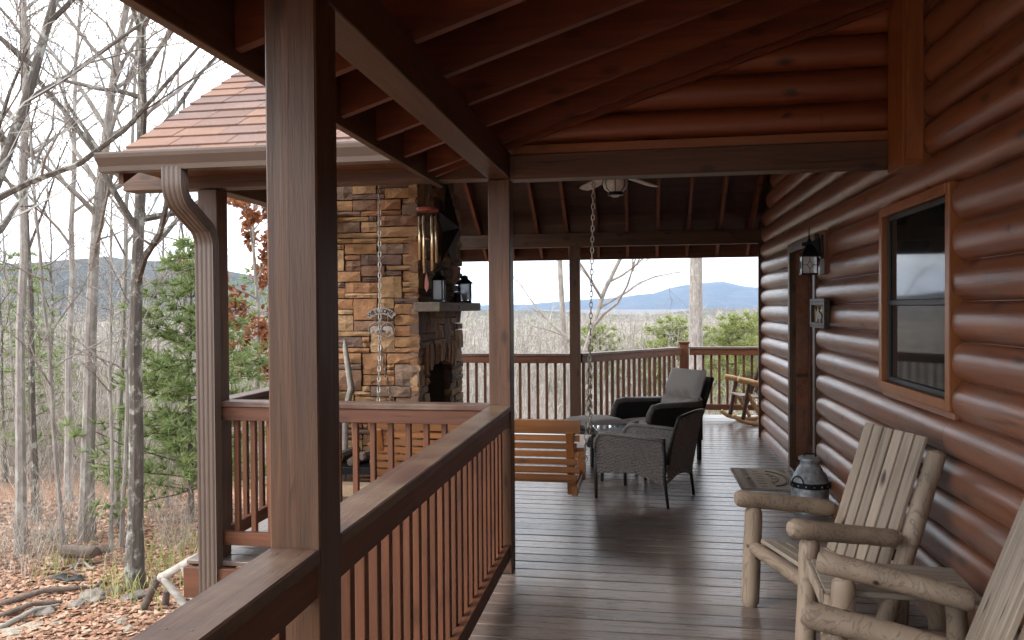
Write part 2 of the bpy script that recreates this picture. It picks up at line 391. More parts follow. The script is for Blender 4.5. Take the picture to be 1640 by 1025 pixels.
def ridge(name, dist, depth, az0, az1, base, prof, rough, seed, mat='hill'):
    """a wooded ridge: prof(az degrees) gives crest height above the eye in radians*1000"""
    mb = MB(); n = 220; m = 14
    for i in range(n+1):
        az = az0+(az1-az0)*i/n
        for j in range(m+1):
            t = j/m; d = dist+(t-.5)*depth; a = R(az); x, y = d*math.sin(a), d*math.cos(a)
            top = 1.7+prof(az)/1000*dist
            h = math.sin(math.pi*min(1, t*1.0)) if t < 1 else 0
            z = base+(top-base)*h**.8+rough*mnoise.fractal((x*.004, y*.004, seed), 1., 2., 5)*h
            mb.v.append((x, y, z))
    for i in range(n):
        for j in range(m): a = i*(m+1)+j; mb.f.append((a, a+m+1, a+m+2, a+1))
    o = part(name, mb, mat); o['kind'] = 'structure'; o.data.shade_smooth(); return o
def interp(pts):
    xs, ys = zip(*pts); return lambda a: float(np.interp(a, xs, ys))
ridge('hill', 1500, 1000, -95, -9, -60, interp([(-95, 35), (-60, 45), (-42, 52), (-37, 62), (-33, 58), (-28, 38), (-22, 22), (-14, 4), (-9, -16)]), 9, 2., 'mountain')
ridge('hill', 900, 700, -30, 75, -60, interp([(-30, -4), (-12, -2), (-6, -6), (0, -10), (6, -6), (12, -4), (30, 6), (75, 12)]), 5, 5.)
ridge('mountain', 6200, 2600, -40, 80, -60, interp([(-40, 10), (-14, 2), (-8, 5), (-4, 10), (-1.2, 13), (1, 18), (2, 24), (4, 29), (5.5, 31), (7, 26), (9, 23), (14, 26), (25, 18), (50, 24), (80, 14)]), 22, 8., 'mountain')


# ------------------------------------------------------------------ deck: boards on a joist frame
XW, YC = 1.55, 10.47                 # log wall plane, far corner of the house
PX0, PX1 = -.96, -.82                # porch post faces
YP1, YP2 = 1.888, 4.864              # fronts of the two porch posts
mb = MB()
mb.box((-1.0, -4, -.24), (-.96, 4.82, -.034)); mb.box((-3.06, 4.78, -.24), (-.96, 4.82, -.034)); mb.box((-3.06, 4.82, -.24), (-3.02, 10.6, -.034))
mb.box((-3.02, 10.56, -.24), (-.9, 10.6, -.034)); mb.beam((-.86, 10.58, -.137), (.66, 12.56, -.137), .04, .2); mb.box((.64, 12.52, -.24), (7, 12.56, -.034))
for i in range(22): mb.box((-.9, -3.9+i*.66, -.22), (1.7, -3.86+i*.66, -.04))
deck = part('deck', mb, 'rail_x'); deck['kind'] = 'structure'
for (x, y) in ((-.9, 0), (-.9, 2), (-.9, 4.7), (-2.95, 4.95), (-2.95, 10.4), (-.9, 10.4), (.6, 12.4), (4, 12.4)):
    part('deck_post', MB().box((x-.07, y-.07, terr(x, y)-.2), (x+.07, y+.07, -.24)), 'timber_z', deck)
y = 4.833-.152*55; i = 0
while y < 12.55:
    y0, y1 = y+.004, min(y+.148, 12.57); ym = (y0+y1)/2
    x0 = -1.015 if ym < 4.80 else (-3.075 if ym < 10.6 else -.92+(ym-10.6)*(1.56/1.96))
    x1 = 1.60 if ym < YC+.12 else 7.
    z = rnd.uniform(-.0012, .0012); tw_ = rnd.gauss(0, .009)
    part('deck_board', MB().frame(Vector(((x0+x1)/2+rnd.uniform(-.004, .004), ym, z-.015)), Vector((1, 0, 0)), Vector((0, math.cos(tw_), math.sin(tw_))), Vector((0, -math.sin(tw_), math.cos(tw_))), (x1-x0)/2, (y1-y0)/2, .015, .005), 'deck', deck)
    y += .152; i += 1

# ------------------------------------------------------------------ the log cabin
cabin = thing('log_cabin', 'brown stained log cabin with half-round siding and deep covered porch', 'house', (2., 3., 0))
mb = MB(); mb.box((1.79, -4, -1.9), (6.5, YC-.1, 3.4)); core = part('house_body', mb, 'dark_recess', cabin)
DY0, DY1, DZ = 7.33, 8.43, 2.25      # door opening
WY0, WY1, WZ0, WZ1 = 4.235, 5.285, 1.222, 2.262
mb = MB()
mb.box((XW+.035, -4, 0), (1.78, DY0, 3.75)); mb.box((XW+.035, DY1, 0), (1.78, YC, 2.85)); mb.box((XW+.035, DY0, DZ), (1.78, DY1, 2.85)); mb.box((XW+.035, DY0, 2.85), (1.78, 9.4, 3.6))
wall = part('log_wall', mb, 'log_y', cabin)
def half_log(mb, p0, p1, out, h, bulge):
    """half-round siding log between two points of its back line, lens-shaped in section"""
    p0 = Vector(p0); p1 = Vector(p1); out = Vector(out); n = 9; vs = []
    for p in (p0, p1):
        for i in range(n+1):
            t = -1+2*i/n; vs.append(p+out*(bulge*(1-abs(t)**2.8)+.002)+Vector((0, 0, t*(h/2-.002))))
        vs.append(p+Vector((0, 0, h/2-.002))-out*.03); vs.append(p-Vector((0, 0, h/2-.002))-out*.03)
    m = n+3; fs = [(i, (i+1) % m, m+(i+1) % m, m+i) for i in range(m)]+[tuple(range(m-1, -1, -1)), tuple(range(m, 2*m))]
    mb.add(vs, fs); return mb
def siding(z, ya, yb, name='log'):
    o = part(name, half_log(MB(), (XW+.03, yb, z), (XW+.03, ya, z), (-1, 0, 0), .2, .050), 'log_y', wall)
    smooth_by_angle(o, 50)
zc = .02; k = 0
for k in range(-0, 19):
    zc = .02+.2*k; ylim = YC if zc < 2.8 else YC-.1-(zc-2.8)/.64
    cuts = []
    spans = [(-4., ylim)]
    if zc-.1 < DZ+.06: spans = [(-4., DY0-.10), (DY1+.09, ylim)]
    if zc+.1 > WZ0 and zc-.1 < WZ1:
        a, b = spans[0]; spans = [(a, WY0-.06), (WY1+.06, b)]+spans[1:]
    # butt joints between log lengths
    fin = []
    for a, b in spans:
        while b-a > 5.: c = a+rnd.uniform(2.6, 3.8); fin.append((a, c-.0015)); a = c+.0015
        fin.append((a, b))
    for a, b in fin: siding(zc, a, b)
# corner boards and sill line
part('corner_trim', MB().box((XW-.045, YC, 0), (XW+.25, YC+.04, 2.8)), 'timber_z', cabin)
part('wall_end', MB().box((XW+.035, YC-.12, 0), (6.5, YC-.002, 2.8)), 'log_x', cabin)
for k in range(14):
    o = part('log', half_log(MB(), (XW+.25, YC, .02+.2*k), (6.5, YC, .02+.2*k), (0, 1, 0), .2, .055), 'log_x', wall); smooth_by_angle(o, 50)

# door
door = part('door', MB().box((1.70, DY0+.02, .03), (1.745, DY1-.02, DZ-.03)), 'rail_z', cabin)
part('pane', MB().box((1.692, DY0+.16, .30), (1.70, DY1-.16, DZ-.16), .001), 'pane', door)
part('handle', MB().lathe([(0, 0), (.018, 0), (.018, .02), (.028, .03), (.028, .055), (0, .06)], n=14), 'brass', door, loc=(1.70, DY0+.09, 1.0), rot=(0, -R(90), 0))
fr = part('door_frame', MB().box((XW-.03, DY1+.002, 0), (1.75, DY1+.085, DZ+.09)).box((XW-.03, DY0-.085, 0), (1.75, DY0-.002, DZ+.09)).box((XW-.034, DY0-.086, DZ+.001), (1.75, DY1+.086, DZ+.092)), 'timber_z', cabin)
part('threshold', MB().box((XW-.03, DY0, .0), (1.76, DY1, .028)), 'brown_metal', cabin)

# window
win = part('window', MB().box((XW-.035, WY0-.055, WZ0-.055), (XW+.05, WY0, WZ1+.055)).box((XW-.035, WY1, WZ0-.055), (XW+.05, WY1+.055, WZ1+.055)).box((XW-.037, WY0+.001, WZ0-.057), (XW+.05, WY1-.001, WZ0-.001)).box((XW-.037, WY0+.001, WZ1+.001), (XW+.05, WY1-.001, WZ1+.057)), 'trim_z', cabin)
part('sash', MB().box((XW+.0, WY0, WZ0), (XW+.03, WY0+.03, WZ1)).box((XW, WY1-.03, WZ0), (XW+.03, WY1, WZ1)).box((XW+.001, WY0+.031, WZ0), (XW+.029, WY1-.031, WZ0+.03)).box((XW+.001, WY0+.031, WZ1-.03), (XW+.029, WY1-.031, WZ1)).box((XW+.004, WY0+.031, 1.70), (XW+.027, WY1-.031, 1.735)), 'screen_sash', win)
part('pane', MB().box((XW+.014, WY0+.031, WZ0+.031), (XW+.02, WY1-.031, 1.699), .001), 'pane', win)
part('pane', MB().box((XW+.012, WY0+.031, 1.736), (XW+.018, WY1-.031, WZ1-.031), .001), 'pane', win)
part('apron', MB().box((XW-.012, WY0-.058, 1.123), (XW+.03, WY1+.058, WZ0-.059), .006), 'log_y', win)

# porch posts and beams
BZ0, BZ1 = 2.522, 2.69
def post(x0, y0, z1=BZ0-.002, z0=.001, w=.14, mat='timber_z'):
    return part('porch_post', MB().box((x0, y0, z0), (x0+w, y0+w, z1), .005), mat, cabin)
post(PX0, YP1); post(PX0, YP2); post(PX0, -1.1); post(PX0, -4.05)
post(-2.97, YP2); post(-.95, 10.42); post(-2.97, 10.42)
def beam(a, b, mat): return part('beam', MB().box(a, b, .004), mat, cabin)
beam((PX0+.001, -4.1, BZ0), (PX1-.001, YP2+.139, BZ1), 'timber_y')
beam((PX1+.001, YP2, BZ0-.006), (1.56, YP2+.139, BZ1-.018), 'timber_x')
beam((-3.53, YP2, BZ0+.006), (PX0-.001, YP2+.139, BZ1+.004), 'timber_x')
beam((-3.53, 10.42, BZ0-.002), (1.60, 10.559, BZ1+.012), 'timber_x')
beam((-2.965, YP2+.141, BZ0), (-2.835, 10.418, BZ1), 'timber_y')
part('trim_board', MB().box((PX1+.02, YP2+.012, BZ1-.016), (1.44, YP2+.10, BZ1+.042)), 'trim_x', cabin)
part('corner_board', MB().box((1.43, 4.60, 2.47), (1.60, 4.86, 3.55)), 'trim_z', cabin)
part('corner_board', MB().box((1.445, 4.57, 2.505), (1.53, 4.598, 3.5)), 'trim_z', cabin)

# near shed roof: rafters along X, rising 4 in 12 to the wall
SL = .325
def rz(x): return BZ1+SL*(x-PX1)
near_roof = part('porch_roof', MB().prism([(-1.36, rz(-1.36)+.232), (6.6, rz(6.6)+.232), (6.6, rz(6.6)+.262), (-1.36, rz(-1.36)+.262)], (0, .5, 0), (1, 0, 0), (0, 0, 1), 9.2), 'shingle', cabin)
def rafter_x(y, w=.042, x0=-1.285, x1=2.0, d=.2):
    poly = [(x0, rz(x0)), (x1, rz(x1)), (x1, rz(x1)+d), (x0, rz(x0)+d)]
    part('rafter', MB().prism(poly, (0, y, 0), (1, 0, 0), (0, 0, 1), w), 'rafter_x', near_roof)
ys = [4.80, 4.62, 4.15, 3.70, 3.24, 2.80]+[2.80-.45*i for i in range(1, 15)]
for y in ys: rafter_x(y)
x = -1.36
while x < 2.0:      # roof boards over the rafters
    a, b = x, x+.158
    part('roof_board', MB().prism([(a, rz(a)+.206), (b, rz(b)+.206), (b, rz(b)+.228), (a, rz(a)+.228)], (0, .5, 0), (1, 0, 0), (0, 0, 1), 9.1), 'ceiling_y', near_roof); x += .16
part('fascia', MB().box((-1.327, -4.1, 2.500), (-1.287, 5.0, 2.745)), 'timber_y', near_roof)
# gable infill of half logs above the cross beam
gable = part('gable_wall', MB().prism([(-.75, BZ1+.03), (1.75, BZ1+.03), (1.75, rz(1.75)+.18), (-.75, rz(-.75)+.18)], (0, YP2+.12, 0), (1, 0, 0), (0, 0, 1), .03), 'log_x', cabin)
for k in range(5):
    z = BZ1+.142+.2*k; xa = max(-.78, PX1+(z-.17-BZ1)/SL)
    if xa < 1.35: smooth_by_angle(part('log', half_log(MB(), (xa, YP2+.10, z), (1.6, YP2+.10, z), (0, -1, 0), .2, .06), 'log_x', gable), 50)

# bump-out gable roof: ridge along X, 7.7 m down the porch
GS, YR = .64, 7.70
def gz(y): return 2.70+GS*((y-4.95) if y < YR else (10.45-y))
GX0, GX1 = -3.29, 1.60
def slab(name, ya, yb, x0, x1, lo, hi, mat, parent):
    return part(name, MB().prism([(ya, gz(ya)+lo), (yb, gz(yb)+lo), (yb, gz(yb)+hi), (ya, gz(ya)+hi)], ((x0+x1)/2, 0, 0), (0, 1, 0), (0, 0, 1), x1-x0), mat, parent)
groof = thing('gable_roof_frame', None, None)
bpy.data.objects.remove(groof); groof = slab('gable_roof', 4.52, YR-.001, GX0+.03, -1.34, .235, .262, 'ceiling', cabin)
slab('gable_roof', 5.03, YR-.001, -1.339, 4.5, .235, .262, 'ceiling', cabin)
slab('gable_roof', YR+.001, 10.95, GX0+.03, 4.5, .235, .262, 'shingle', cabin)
x = 1.42
while x > -3.2:
    slab('rafter', YP2+.145, YR-.02, x-.02, x+.02, 0, .2, 'rafter_y', groof); slab('rafter', YR+.02, 10.92, x-.02, x+.02, 0, .2, 'rafter_y', groof); x -= .4
part('ridge_board', MB().box((-3.2, YR-.018, gz(YR)-.02), (1.58, YR+.018, gz(YR)+.22)), 'rafter_x', groof)
y = 4.98
while y < 10.9:
    if not (y < YR < y+.155): slab('roof_board', y, y+.153, GX0+.03, 1.58 if y > 5.0 else -1.34, .205, .232, 'ceiling', groof)
    y += .155
part('fascia', MB().box((GX0+.0, 4.50, 2.60), (-1.33, 4.535, 2.70)), 'rail_x', groof)
part('soffit', MB().box((GX0+.03, 4.536, 2.612), (-1.34, YP2-.002, 2.628)), 'rail_x', groof)
part('fascia', MB().box((GX0+.0, 10.93, gz(10.93)-.02), (4.5, 10.965, gz(10.93)+.205)), 'rail_x', groof)
for sgn in (0, 1):
    ya, yb = ((4.5, YR), (YR, 10.95))[sgn]
    slab('rake_board', ya, yb, GX0-.005, GX0+.028, .10, .25, 'rail_y', groof)
# shingles, course by course on the front slope
ra = math.atan(GS); ca, sa = math.cos(ra), math.sin(ra); y = 4.465; row = 0
while y < 6.55:
    x = GX0-.03-rnd.uniform(0, .12)
    while x < -1.36:
        w = rnd.choice((.22, .28, .33, .36, .4)); xa, xb = max(x, GX0-.03), min(x+w-.004, -1.2)
        if xb-xa > .03:
            th = rnd.uniform(.012, .020); L = .20/ca*ca; z0 = gz(4.95)+GS*(y-4.95)+.268+.010
            m2 = MB(); c = Vector(((xa+xb)/2, y+L*ca/2*1.18, z0+L*ca/2*1.18*GS-.004))
            m2.frame(c, Vector((1, 0, 0)), Vector((0, ca, sa-.085)).normalized(), Vector((0, -sa, ca)), (xb-xa)/2, .118, th/2, .002)
            part('shingle', m2, 'shingle', groof)
        x += w
    y += .148; row += 1
slab('shingle_bed', 6.5, YR, GX0-.03, 4.5, .264, .29, 'shingle', groof)
slab('shingle_bed', 5.03, 6.6, -1.19, 4.5, .264, .29, 'shingle', groof)
# K-style gutter and downspout
gp = [(0, .11), (-.125, .115), (-.135, .108), (-.128, .085), (-.095, .03), (-.088, .004), (0, .0), (0, .004), (-.082, .008), (-.09, .033), (-.122, .09), (-.128, .105), (-.118, .108), (-.006, .104)]
gut = part('gutter', MB().prism([(a, b) for a, b in gp[:7]], (-2.36, 4.498, 2.583), (0, 1, 0), (0, 0, 1), 2.0), 'brown_metal', cabin)
gut.data.clear_geometry(); m2 = MB()
outer = [(0, .0), (-.088, .0), (-.095, .03), (-.112, .055), (-.128, .078), (-.134, .1), (-.134, .112), (-.120, .112), (-.120, .1), (-.083, .033), (-.078, .012), (0, .012)]
m2.prism(outer, (-2.34, 4.498, 2.578), (0, 1, 0), (0, 0, 1), 2.04)
m2.prism([(0, .0), (-.088, .0), (-.095, .03), (-.112, .055), (-.128, .078), (-.134, .112), (0, .112)], (-3.362, 4.498, 2.578), (0, 1, 0), (0, 0, 1), .008)
gut.data.from_pydata([tuple(v) for v in m2.v], [], m2.f); gut.data.update()
def downspout(path, w=.115, d=.078):
    m2 = MB(); path = [Vector(p) for p in path]
    prof = []
    for i in range(4):      # corrugated rectangular section
        c = [(-w/2, -d/2), (w/2, -d/2), (w/2, d/2), (-w/2, d/2)]; a, b = c[i], c[(i+1) % 4]
        for t in range(12):
            u = t/12; px, py = a[0]+(b[0]-a[0])*u, a[1]+(b[1]-a[1])*u; inn = .0055 if (t % 3 == 1) and 0 < t < 12 else 0
            nx, ny = ((0, 1), (-1, 0), (0, -1), (1, 0))[i]; prof.append((px+nx*inn, py+ny*inn))
    n = len(prof); vs = []; fs = []
    for i, p in enumerate(path):
        t = (path[min(i+1, len(path)-1)]-path[max(i-1, 0)]).normalized(); ax = Vector((1, 0, 0)); 
        side = Vector((0, 1, 0)); 
        ax = (Vector((1, 0, 0))-t*t.x).normalized() if abs(t.x) < .9 else Vector((0, 0, 1)); ay = t.cross(ax)
        vs += [p+ax*u*1.15+ay*v2 for u, v2 in prof]
    for i in range(len(path)-1):
        for j in range(n): k2 = (j+1) % n; fs.append((i*n+j, i*n+k2, (i+1)*n+k2, (i+1)*n+j))
    return m2.add(vs, fs)
dx = -2.868
dp = [(dx, 4.445, 2.60), (dx, 4.445, 2.52)]
for i in range(0, 8): a = i/7*R(52); dp.append((dx, 4.445+.16*(1-math.cos(a)), 2.50-.16*math.sin(a)))
yk, zk = dp[-1][1], dp[-1][2]
for i in range(0, 8): a = R(52)*(1-i/7); dp.append((dx, 4.80-.16*(1-math.cos(a)), 2.235-.11+.16*math.sin(a)))
dp += [(dx, 4.80, 1.9), (dx, 4.80, .6), (dx, 4.80, -1.5), (dx, 4.70, -1.64)]
part('downspout', downspout(dp), 'brown_metal', cabin)

# ------------------------------------------------------------------ railings
BAL = MB().box((-.018, -.018, .11), (.018, .018, 1.03), .003).mesh('baluster'); BAL.materials.append(MATS['rail_z'])
def railing(label, p0, p1, side, group=None, n=None, capmat=None, ztop=1.08, mat=None, ext=(0, 0), first=.09):
    p0 = Vector((*p0, 0)); p1 = Vector((*p1, 0)); d = p1-p0; L = d.length; d.normalize(); nrm = Vector((*side, 0)).normalized()
    ax = 'x' if abs(d.x) > abs(d.y) else 'y'; rz_ = math.atan2(d.y, d.x)
    t = thing('porch_railing', label, 'railing', tuple((p0+p1)/2))
    zc = Vector((0, 0, 1))
    part('cap', MB().beam(p0+zc*(ztop-.019)-d*ext[0], p1+zc*(ztop-.019)+d*ext[1], .14, .038, ch=.005), capmat or 'cap_'+ax, t)
    part('top_rail', MB().beam(p0+nrm*.042+zc*(ztop-.084), p1+nrm*.042+zc*(ztop-.084), .038, .09), mat or 'rail_'+ax, t)
    part('bottom_rail', MB().beam(p0+nrm*.040+zc*.145, p1+nrm*.040+zc*.145, .042, .09), mat or 'rail_'+ax, t)
    s = first
    while s < L-.03:
        p = p0+d*s+nrm*.002; part('baluster', BAL, None, t, loc=tuple(p), rot=(0, 0, rz_+rnd.uniform(-.03, .03))); s += .122
    return t
XR = (PX0+PX1)/2
railing('porch railing beside the near post running on towards the front of the porch', (XR, -1.0), (XR, YP1-.001), (1, 0))
railing('long porch railing with mossy cap between the two brown posts', (XR, YP1+.142), (XR, YP2-.001), (1, 0))
railing('red-brown railing in front of the swing, between fireplace bay posts', (-2.828, YP2+.07), (PX0-.001, YP2+.07), (0, -1))
railing('side railing from downspout post to stone chimney', (-2.90, YP2+.142), (-2.90, 6.76), (1, 0))
railing('side railing behind the stone chimney', (-2.90, 8.56), (-2.90, 10.418), (1, 0))
railing('far railing between stone chimney and slim far post', (-2.828, 10.50), (-.952, 10.50), (0, -1))
railing('slanted railing from slim far post to short square newel', (-.84, 10.56), (.58, 12.37), (.79, -.61))
railing('railing beyond the cabin corner behind the log rocker', (.74, 12.43), (6.8, 12.43), (0, -1))
nw = thing('newel_post', 'short square capped newel where the far railings meet', 'post', (.66, 12.42, 0))
part('shaft', MB().box((.59, 12.35, 0), (.73, 12.49, 1.13), .006), 'rail_z', nw)
part('post_cap', MB().box((.575, 12.335, 1.13), (.745, 12.505, 1.165), .008), 'rail_z', nw)

# ------------------------------------------------------------------ stone fireplace
CX0, CX1, CY0, CY1 = -2.92, -1.98, 6.78, 8.52
fire = thing('stone_fireplace', 'tall outdoor fireplace of stacked tan and brown ledge stones', 'fireplace', ((CX0+CX1)/2, (CY0+CY1)/2, 0))
FY0, FY1, FZ = 7.10, 8.02, 1.16      # firebox opening in the side that faces the porch
mb = MB(); mb.box((CX0+.07, CY0+.07, 0), (CX1-.07, FY0-.05, 5.2)); mb.box((CX0+.07, FY1+.05, 0), (CX1-.07, CY1-.07, 5.2)); mb.box((CX0+.07, FY0-.05, FZ+.12), (CX1-.07, FY1+.05, 5.2)); mb.box((CX0+.07, FY0-.05, 0), (CX0+.3, FY1+.05, FZ+.12))
core = part('chimney_core', mb, 'mortar', fire)
part('firebox', MB().box((CX0+.31, FY0-.02, .0), (CX0+.34, FY1+.02, FZ+.1)).box((CX0+.31, FY0-.048, .3), (CX1-.07, FY1+.048, .33)), 'firebox', fire)
def stone_mesh(w, h, d, rg, nx=None, ny=None):
    """rough split-face block: local x across, y up, z outwards"""
    nx = nx or max(2, min(5, round(w/.08))); ny = ny or max(2, min(4, round(h/.06))); m2 = MB(); P = {}
    for i in range(nx+1):
        for j in range(ny+1):
            e = (i in (0, nx))+(j in (0, ny)); x = -w/2+w*i/nx; y = -h/2+h*j/ny
            if e == 0: x += rg.uniform(-.25, .25)*w/nx; y += rg.uniform(-.25, .25)*h/ny
            else:
                x += rg.uniform(-.005, .005) if i not in (0, nx) else (-1 if i else 1)*rg.uniform(.001, .008); y += (-1 if j == ny else 1)*rg.uniform(.001, .007) if j in (0, ny) else 0
            z = d+(rg.uniform(-.012, .016) if e == 0 else (-rg.uniform(.003, .012) if e == 1 else -rg.uniform(.007, .018)))
            P[i, j] = len(m2.v); m2.v.append((x, y, z))
    ring = [(i, 0) for i in range(nx)]+[(nx, j) for j in range(ny)]+[(i, ny) for i in range(nx, 0, -1)]+[(0, j) for j in range(ny, 0, -1)]
    bk = {}
    for q in ring: v = m2.v[P[q]]; bk[q] = len(m2.v); m2.v.append((v[0], v[1], -.02))
    for i in range(nx):
        for j in range(ny):
            a, b, c, d2 = P[i, j], P[i+1, j], P[i+1, j+1], P[i, j+1]
            m2.f += [(a, b, c), (a, c, d2)] if (i+j) % 2 else [(a, b, d2), (b, c, d2)]
    for q, r_ in zip(ring, ring[1:]+ring[:1]): m2.f.append((P[r_], P[q], bk[q], bk[r_]))
    return m2
def pack(width, height, cu, cv, sizes, rg, block=None):
    nu, nv = int(round(width/cu)), int(round(height/cv)); occ = [[False]*nu for _ in range(nv)]; out = []
    if block:
        for v_ in range(nv):
            for u in range(nu):
                if block((u+.5)*cu, (v_+.5)*cv): occ[v_][u] = True
    for v_ in range(nv):
        for u in range(nu):
            if occ[v_][u]: continue
            cand = list(sizes); rg.shuffle(cand); cand.append((1, 1))
            for (w, h) in cand:
                if u+w > nu or v_+h > nv: continue
                if any(occ[v_+b][u+a] for a in range(w) for b in range(h)): continue
                if nu-(u+w) == 1 and w > 1 and rg.random() < .8: continue
                for a in range(w):
                    for b in range(h): occ[v_+b][u+a] = True
                out.append((u*cu, v_*cv, w*cu, h*cv)); break
    return out
rg = random.Random(21)
SZ = [(5, 1), (6, 1), (4, 1), (3, 1), (5, 2), (4, 2), (3, 2), (2, 2), (4, 2), (4, 3), (3, 4), (2, 1), (5, 1), (4, 1), (7, 1), (5, 2), (4, 2), (3, 2)]
for (u, v_, w, h) in pack(.94, 3.0, .0783, .05, SZ, rg):
    m2 = stone_mesh(w-.002, h-.002, .07+rg.uniform(-.010, .012), rg)
    part('stone', m2, 'stone', core, loc=(CX0+u+w/2, CY0+.07, v_+h/2), rot=(R(90), 0, 0))
def blk(u, v_): return (FY0-CY0 < u < FY1-CY0 and v_ < FZ+.02) or (FY0-.12-CY0 < u < FY1+.12-CY0 and FZ-.06 < v_ < FZ+.20)
for (u, v_, w, h) in pack(1.74, 2.94, .087, .07, SZ, rg, blk):
    m2 = stone_mesh(w-.002, h-.002, .07+rg.uniform(-.012, .014), rg, ny=2)
    part('stone', m2, 'stone', core, loc=(CX1-.07, CY0+u+w/2, v_+h/2), rot=(R(90), 0, R(90)))
# soldier arch over the opening
ya = FY0-.12; nA = 11
for i in range(nA):
    w = (FY1-FY0+.24)/nA; t = (i+.5)/nA*2-1; zlo = FZ-.10+.11*(1-t*t)
    part('stone', stone_mesh(w-.008, FZ+.21-zlo-.006, .08+rg.uniform(0, .02), rg, 2, 2), 'stone', core, loc=(CX1-.07, ya+w*(i+.5), (zlo+FZ+.21)/2), rot=(R(90), 0, R(90)))
part('mantel', MB().box((CX1-.05, CY0-.005, 1.675), (CX1+.20, CY1+.035, 1.762), .008), 'grey_y', fire)
# black barn star
star = thing('barn_star', 'large black metal barn star hanging on the chimney above mantel', 'star', (CX1+.03, 7.72, 2.52))
m2 = MB(); n = 10; vs = [(.13, 0, 0), (0, 0, 0)]
for i in range(n): a = R(90)+2*math.pi*i/n; rr = .47 if i % 2 == 0 else .18; vs.append((.0, rr*math.cos(a), rr*math.sin(a)))
m2.add(vs, [(0, 2+i, 2+(i+1) % n) for i in range(n)]+[(1, 2+(i+1) % n, 2+i) for i in range(n)]); part('star_plate', m2, 'black_enamel', star, world=False)
part('hanger_ring', MB().tube([(.0, .03*math.cos(t*.8), .49+.03*math.sin(t*.8)) for t in range(9)], .005, 6), 'black_metal', star, world=False)
# lanterns on the mantel
def mantel_lantern(label, loc, w, h, rotz=0.):
    t = thing('mantel_lantern', label, 'lantern', loc, rotz)
    part('base', MB().box((-w/2, -w/2, 0), (w/2, w/2, .025)), 'black_metal', t, False)
    for sx in (-1, 1):
        for sy in (-1, 1): part('corner_post', MB().box((sx*w*.46-.007, sy*w*.46-.007, .025), (sx*w*.46+.007, sy*w*.46+.007, h*.62)), 'black_metal', t, False)
    part('roof', MB().lathe([(w*.74, h*.62), (w*.70, h*.65), (w*.36, h*.76), (w*.3, h*.78), (w*.3, h*.86), (w*.1, h*.9)], n=8), 'black_metal', t, False)
    for a, (sx, sy) in enumerate(((1, 0), (-1, 0), (0, 1), (0, -1))):
        b = MB().box((sx*w*.44-(.002 if sx else w*.40), sy*w*.44-(.002 if sy else w*.40), .03), (sx*w*.44+(.002 if sx else w*.40), sy*w*.44+(.002 if sy else w*.40), h*.615), .0005); part('pane', b, 'lantern_glass', t, False)
    part('handle', MB().tube([(w*.5*math.cos(R(180)*i/10), .05+.0*i, h*.82+h*.22*math.sin(R(180)*i/10)) for i in range(11)], .004, 6), 'black_metal', t, False)
    part('candle', MB().lathe([(w*.2, .026), (w*.2, h*.3), (w*.17, h*.31), (.004, h*.31)], n=14), 'candle', t, False); return t
mantel_lantern('black candle lantern at the chimney end of the mantel shelf', (CX1+.10, 7.10, 1.762), .10, .33)
mantel_lantern('open black candle lantern at the porch end of the mantel shelf', (CX1+.11, 8.15, 1.762), .13, .33, R(20))
t = thing('candle_jar', 'small dark jar candle beside the mantel lantern', 'candle', (CX1+.12, 7.78, 1.762)); part('jar', MB().lathe([(.035, 0), (.038, .01), (.038, .09), (.03, .095)], n=14), 'black_metal', t, False); part('wax', MB().lathe([(.03, .095), (.03, .1), (.002, .1)], n=12), 'candle', t, False)
# welcome sign with two bears
def text_mesh(body, size, depth=.002):
    cu = bpy.data.curves.new('lettering', 'FONT'); cu.body = body; cu.size = size; cu.extrude = depth; cu.align_x = 'CENTER'; cu.align_y = 'CENTER'; cu.resolution_u = 2
    o = bpy.data.objects.new('lettering_tmp', cu); COL.objects.link(o); dg = bpy.context.evaluated_depsgraph_get(); me = bpy.data.meshes.new_from_object(o.evaluated_get(dg)); bpy.data.objects.remove(o); return me
SX, SY = -2.325, CY0-.035
sg = thing('welcome_sign', 'rusty metal welcome sign with two bears in rings on chimney stone', 'sign', (SX, SY, 1.45))
def arc_band(r0_, r1_, a0, a1, n, c, notch=True):
    pl = [(c[0]+r1_*math.sin(a0+(a1-a0)*i/n), c[1]+r1_*math.cos(a0+(a1-a0)*i/n)) for i in range(n+1)]
    if notch: pl.append((c[0]+(r0_+r1_)/2*math.sin(a1-.06), c[1]+(r0_+r1_)/2*math.cos(a1-.06)))
    pl += [(c[0]+r0_*math.sin(a1-(a1-a0)*i/n), c[1]+r0_*math.cos(a1-(a1-a0)*i/n)) for i in range(n+1)]
    if notch: pl.append((c[0]+(r0_+r1_)/2*math.sin(a0+.06), c[1]+(r0_+r1_)/2*math.cos(a0+.06)))
    return pl
m2 = MB(); cA = (0, .06); band = arc_band(.145, .205, -.78, .78, 12, cA)
n = len(band); 
half = 13
for i in range(12):     # banner as quads so that it stays a clean strip
    a0, a1 = -.78+1.56*i/12, -.78+1.56*(i+1)/12
    m2.prism([(.205*math.sin(a0), .06+.205*math.cos(a0)), (.205*math.sin(a1), .06+.205*math.cos(a1)), (.145*math.sin(a1), .06+.145*math.cos(a1)), (.145*math.sin(a0), .06+.145*math.cos(a0))], (SX, SY, 1.45), (1, 0, 0), (0, 0, 1), .005)
banner = part('banner', m2, 'sign_metal', sg)
for i, chh in enumerate('WELCOME'):
    a = -.62+1.24*i/6; part('letter', text_mesh(chh, .055), 'black_metal', banner, loc=(SX+.175*math.sin(a), SY-.006, 1.45+.06+.175*math.cos(a)), rot=(R(90), a, 0))
